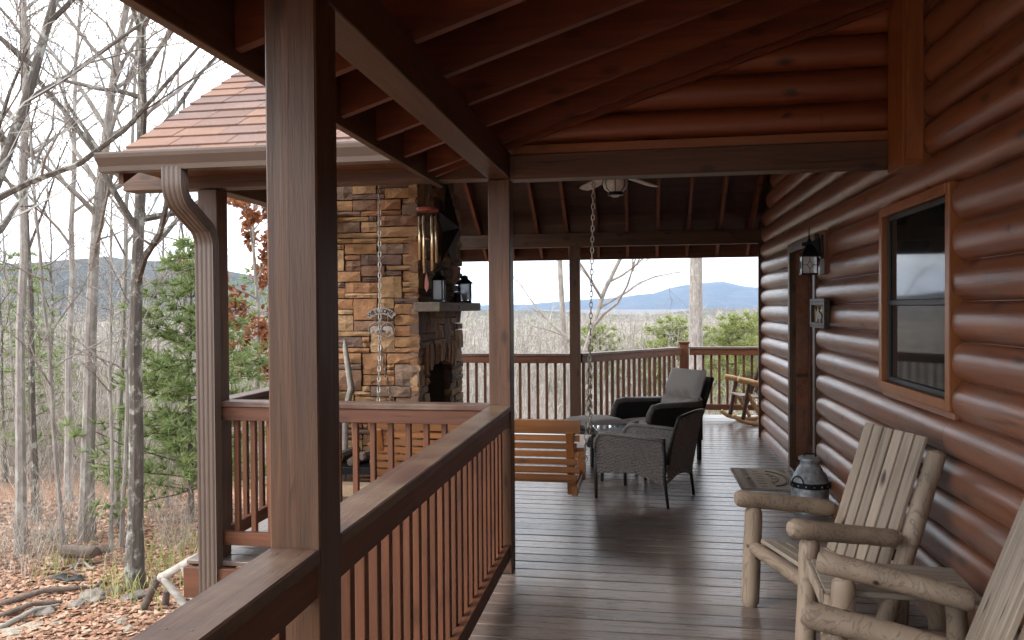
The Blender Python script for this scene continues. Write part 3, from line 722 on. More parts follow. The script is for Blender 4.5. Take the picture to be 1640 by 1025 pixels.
for cx in (-.058, .062):
    part('ring', MB().tube([(SX+cx+.062*math.cos(2*math.pi*i/24), SY, 1.45+.065+.062*math.sin(2*math.pi*i/24)) for i in range(25)], .004, 6, False), 'sign_metal', sg)
    bear = [(-.046, -.002), (-.05, .014), (-.04, .026), (-.032, .034), (-.022, .030), (0, .036), (.025, .032), (.044, .020), (.048, -.002), (.044, -.03), (.03, -.03), (.026, -.012), (.004, -.014), (.0, -.032), (-.014, -.032), (-.018, -.012), (-.03, -.006)]
    sgn = 1 if cx > 0 else -1; bl = bear if sgn > 0 else [(-x, y) for x, y in bear][::-1]
    part('bear', MB().prism(bl, (SX+cx, SY, 1.45+.062), (1, 0, 0), (0, 0, 1), .005), 'sign_metal', sg)
part('ring', MB().tube([(SX+.05*math.cos(R(180)*i/14), SY+.006, 1.45+.105+.035*math.sin(R(180)*i/14)) for i in range(15)], .004, 6, False), 'sign_metal', sg)
for xx, za, zb in ((0, 1.59, 1.655), (.062, 1.575, 1.645), (-.058, 1.575, 1.645), (0, 1.715, 1.81)): part('wire', MB().tube([(SX+xx, SY, za), (SX+xx, SY, zb)], .003, 5), 'sign_metal', sg)
# driftwood stick, firewood rack bits beside the chimney
tag(smooth_by_angle(part('driftwood_stick', MB().tube([(-2.62, 6.52, 0), (-2.60, 6.54, .45), (-2.60, 6.56, .8), (-2.56, 6.60, 1.0), (-2.60, 6.62, 1.2), (-2.63, 6.64, 1.36), (-2.64, 6.66, 1.42)], [.02, .026, .027, .03, .026, .022, .01], 9), 'white_log')), 'pale driftwood walking stick leaning against the chimney', 'stick')
tag(part('fire_poker', MB().tube([(-2.52, 6.60, 0), (-2.56, 6.64, .5), (-2.60, 6.68, 1.0)], .009, 7), 'pine_log'), 'thin wooden poker leaning beside the driftwood stick', 'poker')
t = thing('firewood_rack', 'low black firewood rack holding split wood by the chimney', 'rack', (-2.45, 6.45, 0))
part('tray', MB().box((-2.9, 6.25, .30), (-2.1, 6.62, .36)), 'black_metal', t)
for xx in (-2.86, -2.14):
    for yy in (6.28, 6.58): part('leg', MB().box((xx-.02, yy-.02, 0), (xx+.02, yy+.02, .30)), 'black_metal', t)
for i in range(7):
    o = part('split_log', MB().log((-2.85+.10*i, 6.27, .395+.05*(i % 2)), (-2.80+.10*i, 6.6, .40+.05*(i % 2)), .038, 7, .12, i), 'bark_log'); tag(o, 'split firewood piece stacked on the black rack', 'firewood', 'firewood on the black rack')
t = thing('cardboard_box', 'open cardboard box on deck beneath the firewood rack', 'box', (-2.3, 6.2, 0)); part('carton', MB().box((-2.52, 6.10, 0), (-2.16, 6.24, .24)), 'cardboard', t)
part('flap', MB().beam((-2.34, 6.10, .24), (-2.34, 6.05, .16), .36, .004, (0, 0, 1)), 'cardboard', t)

# wind chime hung from the eave corner
wc = thing('wind_chime', 'wind chime with brass tubes under an oval red wood disc', 'wind chime', (-1.40, 5.02, 2.36))
part('disc', MB().lathe([(.01, -.012), (.068, -.012), (.075, 0), (.068, .012), (.01, .014)], n=22), 'red_wood', wc, False)
part('cord', MB().tube([(0, 0, .014), (.01, 0, .10), (.02, 0, .17)], .003, 5), 'black_metal', wc, False)
for i, L in enumerate((.31, .36, .33, .29, .38, .35)):
    a = 2*math.pi*i/6+.3; part('tube', MB().tube([(.055*math.cos(a), .055*math.sin(a), -.045), (.055*math.cos(a), .055*math.sin(a), -.045-L)], .0085, 10), 'chime_metal', wc, False, smooth=True)
part('clapper', MB().lathe([(.002, -.2), (.024, -.2), (.024, -.19), (.002, -.19)], n=12), 'red_wood', wc, False)
part('string', MB().tube([(0, 0, -.01), (-.01, 0, -.43)], .0018, 4), 'black_metal', wc, False)
part('sail', MB().prism([(0, .075), (.012, .02), (.013, -.03), (0, -.06), (-.013, -.03), (-.012, .02)], (-.012, 0, -.49), (1, 0, 0), (0, 0, 1), .004), 'red_wood', wc, False)

# ceiling fan with lamp
fan = thing('ceiling_fan', 'white ceiling fan with caged globe lamp above the swing', 'ceiling fan', (-.24, 7.62, 2.80))
part('rod', MB().tube([(0, 0, .25), (0, 0, 1.60)], .014, 10), 'black_metal', fan, False)
part('motor', MB().lathe([(.05, .30), (.12, .27), (.14, .21), (.13, .155), (.06, .15)], n=24), 'black_metal', fan, False)
part('globe', MB().lathe([(.02, .15), (.11, .145), (.125, .10), (.11, .05), (.07, .02), (.03, .012)], n=24), 'white_plastic', fan, False, True)
part('cage', MB().lathe([(.07, .02), (.075, .005), (.075, -.012), (.03, -.012)], n=20), 'black_metal', fan, False)
for i in range(8):
    a = 2*math.pi*i/8; part('cage_wire', MB().tube([(r_*math.cos(a), r_*math.sin(a), z) for r_, z in ((.116, .148), (.131, .10), (.116, .05), (.075, .018))], .004, 5), 'black_metal', fan, False)
part('finial', MB().lathe([(.002, -.03), (.03, -.026), (.045, -.012)], n=14), 'white_plastic', fan, False)
for i in range(5):
    a = 2*math.pi*i/5-.35; ca_, sa_ = math.cos(a), math.sin(a)
    poly = [(.13, -.03), (.25, -.06), (.55, -.068), (.62, -.05), (.64, 0), (.62, .05), (.55, .068), (.25, .06), (.13, .03)]
    part('blade', MB().prism(poly, (0, 0, .20), (ca_, sa_, -.10), (-sa_, ca_, .16), .008), 'white_plastic', fan, False)

# ------------------------------------------------------------------ porch swing
sw = thing('porch_swing', 'orange-brown slatted porch swing hanging on two chains', 'swing', (-1.18, 5.55, .44))
SX0, SX1 = -1.95, -.415
for i, (zt, hh) in enumerate([(.922, .095)]+[(.815-.056*j, .042) for j in range(6)]):
    yb = 5.36+.10*(.9-zt)/.5*.6
    part('back_slat', MB().box((SX0 if i == 0 else SX0+.04, yb-.010, zt-hh), (SX1 if i == 0 else SX1-.03+.02*(i % 2), yb+.012, zt), .003), 'swing_x', sw)
for xx in (SX0+.08, (SX0+SX1)/2, SX1-.075):
    part('back_post', MB().beam((xx, 5.47, .385), (xx, 5.345 if xx < -1 else 5.345, .84), .055, .035, (0, 1, 0)), 'swing_z', sw)
for i in range(8):
    yy = 5.42+.062*i; part('seat_slat', MB().box((SX0+.05, yy, .472-.018*math.sin(i*.42)), (SX1-.04, yy+.05, .492-.018*math.sin(i*.42))), 'swing_x', sw)
for xx in (SX0+.03, (SX0+SX1)/2, SX1-.045): part('seat_bearer', MB().box((xx-.02, 5.38, .39), (xx+.02, 5.92, .455)), 'swing_y', sw)
for xx in (SX0+.03, SX1-.035):
    part('armrest', MB().box((xx-.055, 5.40, .70), (xx+.055, 5.98, .724), .006), 'swing_y', sw)
    part('arm_post', MB().box((xx-.03, 5.84, .40), (xx+.03, 5.90, .698)), 'swing_z', sw)
part('front_rail', MB().box((SX0+.02, 5.93, .40), (SX1-.02, 5.955, .48)), 'swing_x', sw)
def chain(p0, p1, link=.048, r_=.0042, wd=.011):
    p0 = Vector(p0); p1 = Vector(p1); d = p1-p0; L = d.length; d.normalize(); n = max(2, int(L/(link*.80))); a0 = d.cross(Vector((0, 1, 0.01))).normalized(); b0 = d.cross(a0); m2 = MB()
    for i in range(n):
        c = p0+d*L*(i+.5)/n; a = a0 if i % 2 else b0; ring = []
        for j in range(8): an = 2*math.pi*j/8; ring.append(c+d*math.cos(an)*link*.5+a*math.sin(an)*wd)
        ring.append(ring[0]); m2.tube(ring, r_, 5, False)
    return m2
for xa, xb, xh in ((SX0+.03, -1.925, -1.915), (SX1+.005, -.36, -.318)):
    part('chain', chain((xb, 5.55, 1.43), (xh, 5.55, 3.02)), 'chain_metal', sw)
    part('chain', chain((xa+.02, 5.40, .665), (xb, 5.545, 1.43)), 'chain_metal', sw); part('chain', chain((xa+.03, 5.88, .70), (xb, 5.555, 1.43)), 'chain_metal', sw)
    part('hook', MB().tube([(xa+.02+.018*math.cos(2*math.pi*i/10), 5.40, .65+.022*math.sin(2*math.pi*i/10)) for i in range(11)], .005, 6, False), 'chain_metal', sw)

# ------------------------------------------------------------------ wicker furniture
def weave(fn, nu, nv, th=.010, amp=.0055):
    """woven resin panel: fn(u,v)->(point, normal); over-under bulges on rows with recessed joints"""
    m2 = MB(); su, sv = 2, 3
    U, V = nu*su, nv*sv
    for i in range(U+1):
        for j in range(V+1):
            u, v_ = i/U, j/V; p, n_ = fn(u, v_); row = j//sv; over = math.cos(math.pi*(i/su+row))
            edge = (j % sv == 0); d = (-.7*amp if edge else amp*over)
            m2.v.append(tuple(p+n_*(d+th*.5)))
    for i in range(U):
        for j in range(V): a = i*(V+1)+j; m2.f.append((a, a+V+1, a+V+2, a+1))
    o = len(m2.v)
    for i in range(U+1):
        for j in (0, V): u, v_ = i/U, j/V; p, n_ = fn(u, v_); m2.v.append(tuple(p-n_*th*.5))
    for i in range(U): m2.f.append((o+2*i, o+2*i+1, o+2*i+3, o+2*i+2))
    return m2
def cushion(w, d, h, nx=10, ny=10, tuft=None, seed=1):
    rg2 = random.Random(seed); m2 = MB(); idx = {}
    for s in (0, 1):
        for i in range(nx+1):
            for j in range(ny+1):
                u, v_ = -1+2*i/nx, -1+2*j/ny; e = max(0, (1-abs(u)**5)*(1-abs(v_)**5))**.45; z = h/2*e
                if tuft and s: z -= sum(.5*h*math.exp(-((u-a)**2+(v_-b)**2)/.03)+.16*h*math.exp(-((v_-b)**2)/.006) for a, b in tuft)
                z += rg2.uniform(-.003, .003); cx = u*w/2*(1-.03*(1-e)*0); m2.v.append((cx, v_*d/2, h/2+(z if s else -z))); idx[s, i, j] = len(m2.v)-1
    for i in range(nx):
        for j in range(ny):
            q = [idx[1, i, j], idx[1, i+1, j], idx[1, i+1, j+1], idx[1, i, j+1]]; m2.f.append(tuple(q)); q = [idx[0, i, j], idx[0, i, j+1], idx[0, i+1, j+1], idx[0, i+1, j]]; m2.f.append(tuple(q))
    return m2
# low-backed woven armchair; local +Y is the way it faces
def wicker_chair(label, loc, rotz):
    t = thing('wicker_armchair', label, 'armchair', loc, rotz, 'wicker seats'); W, D = .29, .33
    def side(sx):
        def fn(u, v_):   # u: rear to front, v: bottom to top
            y = -D+2*D*u; top = .655-.03*(1-u)+.0*u; 
            if u > .86: top -= .10*((u-.86)/.14)**2
            bot = .20+.075*math.sin(math.pi*u)**.8+.03*u; z = bot+(top-bot)*v_; x = sx*(W+.01*math.sin(math.pi*v_)); return Vector((x, y, z)), Vector((sx, 0, 0))
        return fn
    for sx in (-1, 1):
        part('side_panel', weave(side(sx), 20, 24, amp=.0075), 'wicker', t, False)
        part('arm', MB().tube([(sx*W, -D+.0, .64), (sx*W, -D*.3, .652), (sx*W, D*.62, .66), (sx*W, D*.86, .645), (sx*W, D*.98, .59), (sx*W, D, .50)], .019, 9), 'wicker', t, False, True)
        part('leg', MB().tube([(sx*W, D-.005, .52), (sx*W, D-.01, 0)], [.019, .014], 8), 'wicker_frame', t, False, True)
        part('leg', MB().tube([(sx*W, -D+.005, .66), (sx*W, -D+.0, .3), (sx*W, -D-.035, 0)], [.018, .017, .013], 8), 'wicker_frame', t, False, True)
    def back(u, v_):
        x = (-1+2*u)*(W-.005); zt = .87+.03*math.sin(math.pi*u); zb = .22+.05*math.sin(math.pi*u); z = zb+(zt-zb)*v_; y = -D-.02-.11*max(0, (z-.42)/.45)**1.3-.03*math.sin(math.pi*u)*v_; return Vector((x, y, z)), Vector((0, -1, .2)).normalized()
    part('backrest', weave(back, 18, 30, amp=.0075), 'wicker', t, False)
    part('back_rim', MB().tube([tuple(back(0, v_)[0]) for v_ in (.3, .6, .9, 1)]+[tuple(back(u/8, 1)[0]) for u in range(1, 8)]+[tuple(back(1, v_)[0]) for v_ in (1, .9, .6, .3)], .014, 8), 'wicker_frame', t, False, True)
    part('seat', MB().box((-W+.012, -D, .33), (W-.012, D+.01, .37)), 'wicker_frame', t, False)
    smooth_by_angle(part('seat_cushion', cushion(W*1.9, D*1.95, .10), 'cushion', t, False, loc=(0, .01, .37)), 60); return t
def face(fx, fy): return math.atan2(-fx, fy)
wicker_chair('low-backed grey wicker armchair standing behind the swing end', (.01, 7.07, 0), face(-.905, .423)).scale = (1, 1, .89)
# reclining wicker chair with tufted cushions
def lounge_chair(label, loc, rotz):
    t = thing('wicker_lounge_chair', label, 'armchair', loc, rotz, 'wicker seats'); W, D = .33, .36
    for sx in (-1, 1):
        poly = [(-D, .22), (-D, .60), (D*.55, .62), (D*.86, .60), (D, .53), (D+.01, .44), (D, .22)]
        part('side_panel', MB().prism(poly, (sx*W, 0, 0), (0, 1, 0), (0, 0, 1), .05), 'wicker_frame', t, False)
        part('arm', MB().tube([(sx*W, -D, .61), (sx*W, D*.55, .63), (sx*W, D*.86, .615), (sx*W, D, .54), (sx*W, D+.01, .46)], .034, 10), 'wicker', t, False, True)
        for yy in (-D+.03, D-.03): part('leg', MB().box((sx*W-.02, yy-.02, 0), (sx*W+.02, yy+.02, .23)), 'wicker_frame', t, False)
    part('back_shell', MB().beam((0, -D+.02, .36), (0, -D-.20, .90), .60, .05, (0, 1, 0)), 'wicker_frame', t, False)
    part('seat', MB().box((-W+.03, -D, .25), (W-.03, D, .31)), 'wicker_frame', t, False)
    smooth_by_angle(part('seat_cushion', cushion(.60, .66, .13, seed=3), 'cushion', t, False, loc=(0, .03, .31)), 60)
    smooth_by_angle(part('back_cushion', cushion(.60, .58, .14, 16, 16, [(-.45, .1), (.1, .1), (.55, .1)], 4), 'cushion', t, False, loc=(0, -D-.07, .685), rot=(R(-68), 0, 0)), 60); return t
lounge_chair('high-backed black wicker chair with tufted grey cushions', (.17, 8.92, 0), face(-.80, -.60))
t = thing('wicker_ottoman', 'black wicker ottoman with grey cushion beside the glass table', 'ottoman', (-.50, 8.62, 0), face(-.80, -.60))
part('frame', MB().box((-.28, -.24, .20), (.28, .24, .37), .02), 'wicker_frame', t, False)
for sx in (-1, 1):
    for sy in (-1, 1): part('leg', MB().box((sx*.25-.02, sy*.21-.02, 0), (sx*.25+.02, sy*.21+.02, .20)), 'wicker_frame', t, False)
smooth_by_angle(part('cushion', cushion(.58, .52, .12, seed=5), 'cushion', t, False, loc=(0, 0, .37)), 60)
t = thing('glass_side_table', 'black wicker side table with pale glass top', 'table', (-.22, 7.88, 0), R(12))
part('glass_top', MB().box((-.24, -.24, .47), (.24, .24, .478), .002), 'glass_table', t, False)
part('apron', MB().box((-.23, -.23, .40), (.23, -.20, .468)).box((-.23, .20, .40), (.23, .23, .468)).box((-.23, -.199, .40), (-.20, .199, .468)).box((.20, -.199, .40), (.23, .199, .468)), 'wicker_frame', t, False)
part('shelf', MB().box((-.2, -.2, .18), (.2, .2, .2)), 'wicker_frame', t, False)
for sx in (-1, 1):
    for sy in (-1, 1): part('leg', MB().box((sx*.215-.015, sy*.215-.015, 0), (sx*.215+.015, sy*.215+.015, .40)), 'wicker_frame', t, False)
t = thing('tin_candle_cup', 'dark metal cup standing on the glass table', 'cup', (-.085, 7.80, .478)); smooth_by_angle(part('cup', MB().lathe([(.04, 0), (.05, .004), (.058, .10), (.053, .10), (.046, .012), (.002, .012)], n=20), 'sign_metal', t, False))

# ------------------------------------------------------------------ log rocker beyond the corner
t = thing('log_rocking_chair', 'two-tone log rocking chair beyond the cabin corner', 'rocking chair', (1.62, 11.75, 0), face(-.97, -.22))
for sx in (-1, 1):
    x = sx*.27
    part('rocker', MB().tube([(x, .40, .15), (x, .30, .075), (x, .12, .03), (x, -.08, .022), (x, -.28, .05), (x, -.45, .12)], [.022]*6, 8, True, 1.4), 'pine_log', t, False, True)
    part('front_leg', MB().log((x, .26, .09), (x, .17, .60), .03, 9, .04, 3), 'dark_log', t, False, True)
    part('back_post', MB().log((x, .02, .24), (x, -.30, 1.06), .034, 9, .04, 4), 'dark_log', t, False, True)
    part('brace', MB().log((x, .20, .48), (x, -.04, .06), .03, 9, .05, 5), 'pine_log', t, False, True)
    part('arm', MB().log((x, .34, .66), (x, -.14, .56), .042, 10, .05, 6), 'pine_log', t, False, True)
for i in range(5): part('seat_slat', MB().box((-.26, .20-.09*i, .41-.012*i), (.26, .28-.09*i, .43-.012*i)), 'cedar_board', t, False)
for i in range(4): part('back_slat', MB().box((-.2+.11*i, 0, 0), (-.12+.11*i, .022, .62)), 'dark_log', t, False, loc=(0, -.10, .42), rot=(R(21), 0, 0))
part('top_rail', MB().log((-.33, -.27, .98), (.33, -.27, .98), .03, 9, .04, 8), 'dark_log', t, False, True)

# ------------------------------------------------------------------ cedar log chairs near the wall, table between
def log_chair(label, loc, rotz, seed):
    """local +Y is the way it faces; origin on the deck under the middle of the front legs"""
    t = thing('log_armchair', label, 'armchair', loc, rotz, 'cedar log chairs'); W = .305
    for i, sx in enumerate((-1, 1)):
        x = sx*W
        smooth_by_angle(part('front_leg', MB().log((x, .02, 0), (x, -.005, .56), .050, 14, .035, seed+i, .95, .5), 'cedar_z', t, False), 35)
        smooth_by_angle(part('arm', MB().log((x*1.02, .10, .615), (x*.98, -.48, .535), .048, 14, .04, seed+4+i, .92, .45), 'cedar_x', t, False, rot=(0, 0, 0)), 35)
        smooth_by_angle(part('back_post', MB().log((x*.92, -.40, .05), (x*.92, -.71, .96), .046, 14, .04, seed+8+i, 1.0, .2), 'cedar_z', t, False), 35)
        smooth_by_angle(part('side_rail', MB().log((x*.9, -.02, .34), (x*.9, -.56, .24), .036, 12, .04, seed+12+i), 'cedar_x', t, False), 35)
        smooth_by_angle(part('rear_leg', MB().log((x*.88, -.50, 0), (x*.88, -.52, .30), .042, 12, .04, seed+14+i), 'cedar_z', t, False), 35)
    smooth_by_angle(part('front_stretcher', MB().log((-W, .005, .335), (W, .005, .335), .037, 12, .04, seed+16), 'cedar_x', t, False), 35)
    smooth_by_angle(part('rear_stretcher', MB().log((-W*.9, -.5, .17), (W*.9, -.5, .17), .034, 12, .04, seed+17), 'cedar_x', t, False), 35)
    for i in range(6):
        y = -.055-.075*i; z = .375-.013*i; part('seat_slat', MB().box((-W*.86, -.031, -.011), (W*.86, .031, .011), .004), 'cedar_board', t, False, loc=(0, y, z), rot=(R(10), 0, 0))
    for z in (.42, .86):
        f = (z-.05)/.96; smooth_by_angle(part('back_rung', MB().log((-W*.92, -.40-.32*f, z), (W*.92, -.40-.32*f, z), .03, 10, .04, seed+20), 'cedar_x', t, False), 35)
    tilt = math.atan2(.32, .96)
    for i in range(6):
        part('back_slat', MB().box((-.036, -.012, 0), (.036, .012, .76), .004), 'cedar_slat', t, False, loc=((-2.5+i)*.0885, -.40-.32*.27+.058, .05+.26), rot=(tilt, 0, 0))
    return t
log_chair('cedar log armchair standing between the milk can and side table', (.715, 4.27, 0), face(-.953, -.302), 1)
log_chair('cedar log armchair whose arm overlaps the plank side table', (.745, 3.14, 0), face(-.96, .28), 40)
t = thing('cedar_side_table', 'weathered cedar plank side table between the log chairs', 'table', (1.09, 3.66, 0), R(-4))
for i in range(4): part('top_board', MB().box((-.31, -.205+.104*i, .465), (.31, -.106+.104*i, .49), .004), 'cedar_board', t, False)
part('end_board', MB().box((-.33, -.21, .43), (-.312, .21, .488), .003), 'cedar_slat', t, False)
for sx in (-1, 1):
    for sy in (-1, 1): smooth_by_angle(part('leg', MB().log((sx*.24, sy*.14, 0), (sx*.22, sy*.13, .465), .042, 12, .05, 60+sx+2*sy), 'cedar_z', t, False), 35)
    smooth_by_angle(part('brace', MB().log((sx*.235, -.15, .20), (sx*.235, .15, .20), .03, 10, .05, 70+sx), 'cedar_z', t, False), 35)
smooth_by_angle(part('stretcher', MB().log((-.24, 0, .24), (.24, 0, .24), .032, 10, .05, 77), 'cedar_x', t, False), 35)

# milk can
t = thing('milk_can', 'old galvanised milk can with black band and ring handles', 'milk can', (1.375, 6.74, 0))
smooth_by_angle(part('body', MB().lathe([(.002, 0), (.150, 0), (.152, .012), (.148, .02), (.148, .25), (.147, .258), (.138, .275), (.092, .365), (.078, .385), (.076, .40), (.076, .43)], n=36), 'galvanized', t, False), 35)
smooth_by_angle(part('lid', MB().lathe([(.002, .452), (.07, .452), (.088, .448), (.090, .425), (.08, .42)], n=32), 'galvanized', t, False), 30)
smooth_by_angle(part('band', MB().lathe([(.1505, .205), (.155, .207), (.155, .250), (.1505, .252)], n=36), 'black_metal', t, False), 30)
for a in (R(225), R(45)):
    c, s_ = math.cos(a), math.sin(a)
    part('ring_handle', MB().tube([(c*.165-s_*.055*math.cos(R(180)*i/12), s_*.165+c*.055*math.cos(R(180)*i/12), .235+.075*math.sin(R(180)*i/12)) for i in range(13)], .006, 8), 'black_metal', t, False, True)
part('lid_handle', MB().tube([(-.045, 0, .452), (-.04, 0, .478), (.04, 0, .478), (.045, 0, .452)], .006, 7), 'black_metal', t, False)
for i in range(6): a = R(200)+i*R(24); part('rivet', MB().lathe([(.007, 0), (.005, .003), (.001, .004)], n=8), 'galvanized', t, False, loc=(.155*math.cos(a), .155*math.sin(a), .228), rot=(0, R(90), a))

# door mat with raised pattern
t = thing('door_mat', 'brown patterned door mat lying in front of door', 'mat', (1.19, 7.91, 0))
part('backing', MB().box((.915, 7.43, .0015), (1.475, 8.39, .010), .002), 'mat_light', t)
def strip(a, b, z=.0115): return part('pattern', MB().box((a[0], a[1], .010), (b[0], b[1], z), .0008), 'mat_dark', t)
strip((.93, 7.445), (.935, 8.375)); strip((.93, 7.445), (1.46, 7.455)); strip((.93, 8.365), (1.46, 8.375)); strip((1.0, 7.47), (1.004, 8.35))
for i in range(20):
    y = 7.50+.043*i
    if 7 < i < 12: continue
    strip((1.012, y), (1.062, y+.019))
part('pattern', MB().prism([(-.02, -.06), (.02, -.05), (.025, .01), (.015, .06), (-.02, .05), (-.012, .0)], (1.037, 7.90, .0108), (1, 0, 0), (0, 1, 0), .0016), 'mat_dark', t)
m2 = MB()
for rr in (.11, .19, .21):
    pts = [(1.21+rr*math.cos(a)*.95, 7.91+rr*math.sin(a)*1.7, .0108) for a in [R(-80)+R(160)*i/16 for i in range(17)]]
    m2.tube(pts, .0042, 5)
part('pattern_arch', m2, 'mat_dark', t)
for i in range(7):
    y = 7.56+.11*i; xa = 1.09+rnd.uniform(0, .03); strip((xa, y), (xa+rnd.uniform(.05, .12), y+.012)); strip((xa+.13, y+rnd.uniform(-.02, .02)), (xa+.13+rnd.uniform(.02, .06), y+.02))
for i in range(5): strip((1.36+.012*i, 8.33-.035*i), (1.45, 8.343-.035*i)); strip((1.36+.012*i, 7.48+.035*i), (1.45, 7.493+.035*i))

# wall lantern
LY = 6.88
t = thing('wall_lantern', 'black wall lantern with leaded diamond glass beside door', 'wall lamp', (1.40, LY, 1.95))
part('mounting_block', MB().box((XW-.045, LY-.085, 1.965), (XW+.03, LY+.085, 2.33)), 'rail_z', t)
part('back_plate', MB().box((XW-.062, LY-.045, 2.10), (XW-.046, LY+.045, 2.30), .006), 'black_metal', t)
part('bracket', MB().prism([(0, .30), (-.02, .30), (-.06, .275), (-.15, .262), (-.15, .235), (-.08, .232), (-.04, .20), (-.02, .15), (0, .14)], (XW-.06, LY, 1.975), (1, 0, 0), (0, 0, 1), .022), 'black_metal', t)
cx, cy, zb = 1.395, LY, 1.965
part('roof', MB().lathe([(.092, 2.115-1.95), (.095, 2.122-1.95), (.07, 2.165-1.95), (.045, 2.205-1.95), (.028, 2.225-1.95), (.022, 2.255-1.95), (.009, 2.27-1.95), (.012, 2.29-1.95), (.006, 2.30-1.95), (.005, 2.36-1.95), (.001, 2.37-1.95)], n=4), 'black_metal', t, False, rot=(0, 0, R(45)))
part('base', MB().box((cx-.066, cy-.066, zb), (cx+.066, cy+.066, zb+.012)), 'black_metal', t)
for sx in (-1, 1):
    for sy in (-1, 1): part('corner_post', MB().box((cx+sx*.060-.005, cy+sy*.060-.005, zb+.012), (cx+sx*.060+.005, cy+sy*.060+.005, 2.118)), 'black_metal', t)
for ax_, s in ((0, -1), (0, 1), (1, -1), (1, 1)):
    d = Vector((s, 0, 0)) if ax_ == 0 else Vector((0, s, 0)); e = Vector((0, 1, 0)) if ax_ == 0 else Vector((1, 0, 0)); c = Vector((cx, cy, 2.047))+d*.058
    pn = part('pane', MB().frame(c, e, d, Vector((0, 0, 1)), .054, .0015, .068, .0004), 'lantern_glass', t)
    m2 = MB(); c2 = c+d*.003; Z = Vector((0, 0, 1)); q = [c2+Z*.036, c2+e*.022, c2-Z*.036, c2-e*.022]
    for i in range(4): m2.tube([q[i], q[(i+1) % 4]], .0022, 4)
    m2.tube([c2+Z*.036, c2+Z*.068], .0022, 4); m2.tube([c2-Z*.036, c2-Z*.068], .0022, 4); m2.tube([c2+e*.022, c2+e*.054], .0022, 4); m2.tube([c2-e*.022, c2-e*.054], .0022, 4)
    part('leading', m2, 'black_metal', pn)
part('bulb', MB().lathe([(.012, 2.115-1.95), (.014, 2.09-1.95), (.022, 2.06-1.95), (.014, 2.035-1.95), (.002, 2.03-1.95)], n=12), 'white_plastic', t, False, True)

# wildlife plaque
t = thing('metal_plaque', 'dark framed metal plaque with bear among trees beside door', 'plaque', (XW-.04, 6.94, 1.64))
y0, y1, z0, z1 = 6.68, 7.22, 1.515, 1.765; xf = XW-.075
part('frame', MB().box((xf, y0, z0), (xf+.045, y0+.05, z1)).box((xf, y1-.05, z0), (xf+.045, y1, z1)).box((xf+.001, y0+.051, z0), (xf+.044, y1-.051, z0+.045)).box((xf+.001, y0+.051, z1-.055), (xf+.044, y1-.051, z1)), 'plaque_metal', t)
part('backing', MB().box((xf+.025, y0+.05, z0+.045), (xf+.04, y1-.05, z1-.055)), 'brass', t)
bear2 = [(-.09, 0), (-.09, .05), (-.06, .085), (0, .095), (.06, .09), (.10, .07), (.13, .06), (.13, .04), (.09, .03), (.07, 0), (.045, 0), (.04, .03), (-.04, .03), (-.05, 0)]
part('bear', MB().prism([(x*.9, y) for x, y in bear2], (xf+.018, 6.95, z0+.045), (0, -1, 0), (0, 0, 1), .01), 'sign_metal', t)
for i in range(9): part('twig', MB().tube([(xf+.012, y0+.06+.05*i, z1-.06), (xf+.012, y0+.05+.05*i+rnd.uniform(-.02, .03), z1-.06-rnd.uniform(.02, .06))], .004, 5), 'plaque_metal', t)
for i in range(10): part('scroll', MB().lathe([(.001, .003), (.01, .0), (.013, -.003)], n=8), 'plaque_metal', t, loc=(xf, y0+.06+.046*i, z0+.022 if i % 2 else z1-.027), rot=(0, -R(90), 0))

# screw heads on the caps beside the posts
SCREW = MB().lathe([(.0042, 0), (.004, .0010), (.001, .0013)], n=10).mesh('screw'); SCREW.materials.append(MATS['brown_metal'])
for rl in [o for o in bpy.data.objects if o.name.split('.')[0] == 'porch_railing'][:3]:
    cap = [c for c in rl.children if c.name.startswith('cap')][0]; bb = [Vector(v.co) for v in cap.data.vertices]; lo = Vector([min(b[i] for b in bb) for i in range(3)]); hi = Vector([max(b[i] for b in bb) for i in range(3)]); lng = 0 if hi.x-lo.x > hi.y-lo.y else 1; n = max(2, int((hi[lng]-lo[lng])/.45))
    for i in range(n+1):
        for s_ in (.3, .7):
            p = Vector((0, 0, hi.z-.0002)); p[lng] = lo[lng]+.05+(hi[lng]-lo[lng]-.1)*i/n; p[1-lng] = lo[1-lng]+(hi[1-lng]-lo[1-lng])*s_; part('screw', SCREW, None, cap, loc=tuple(p))

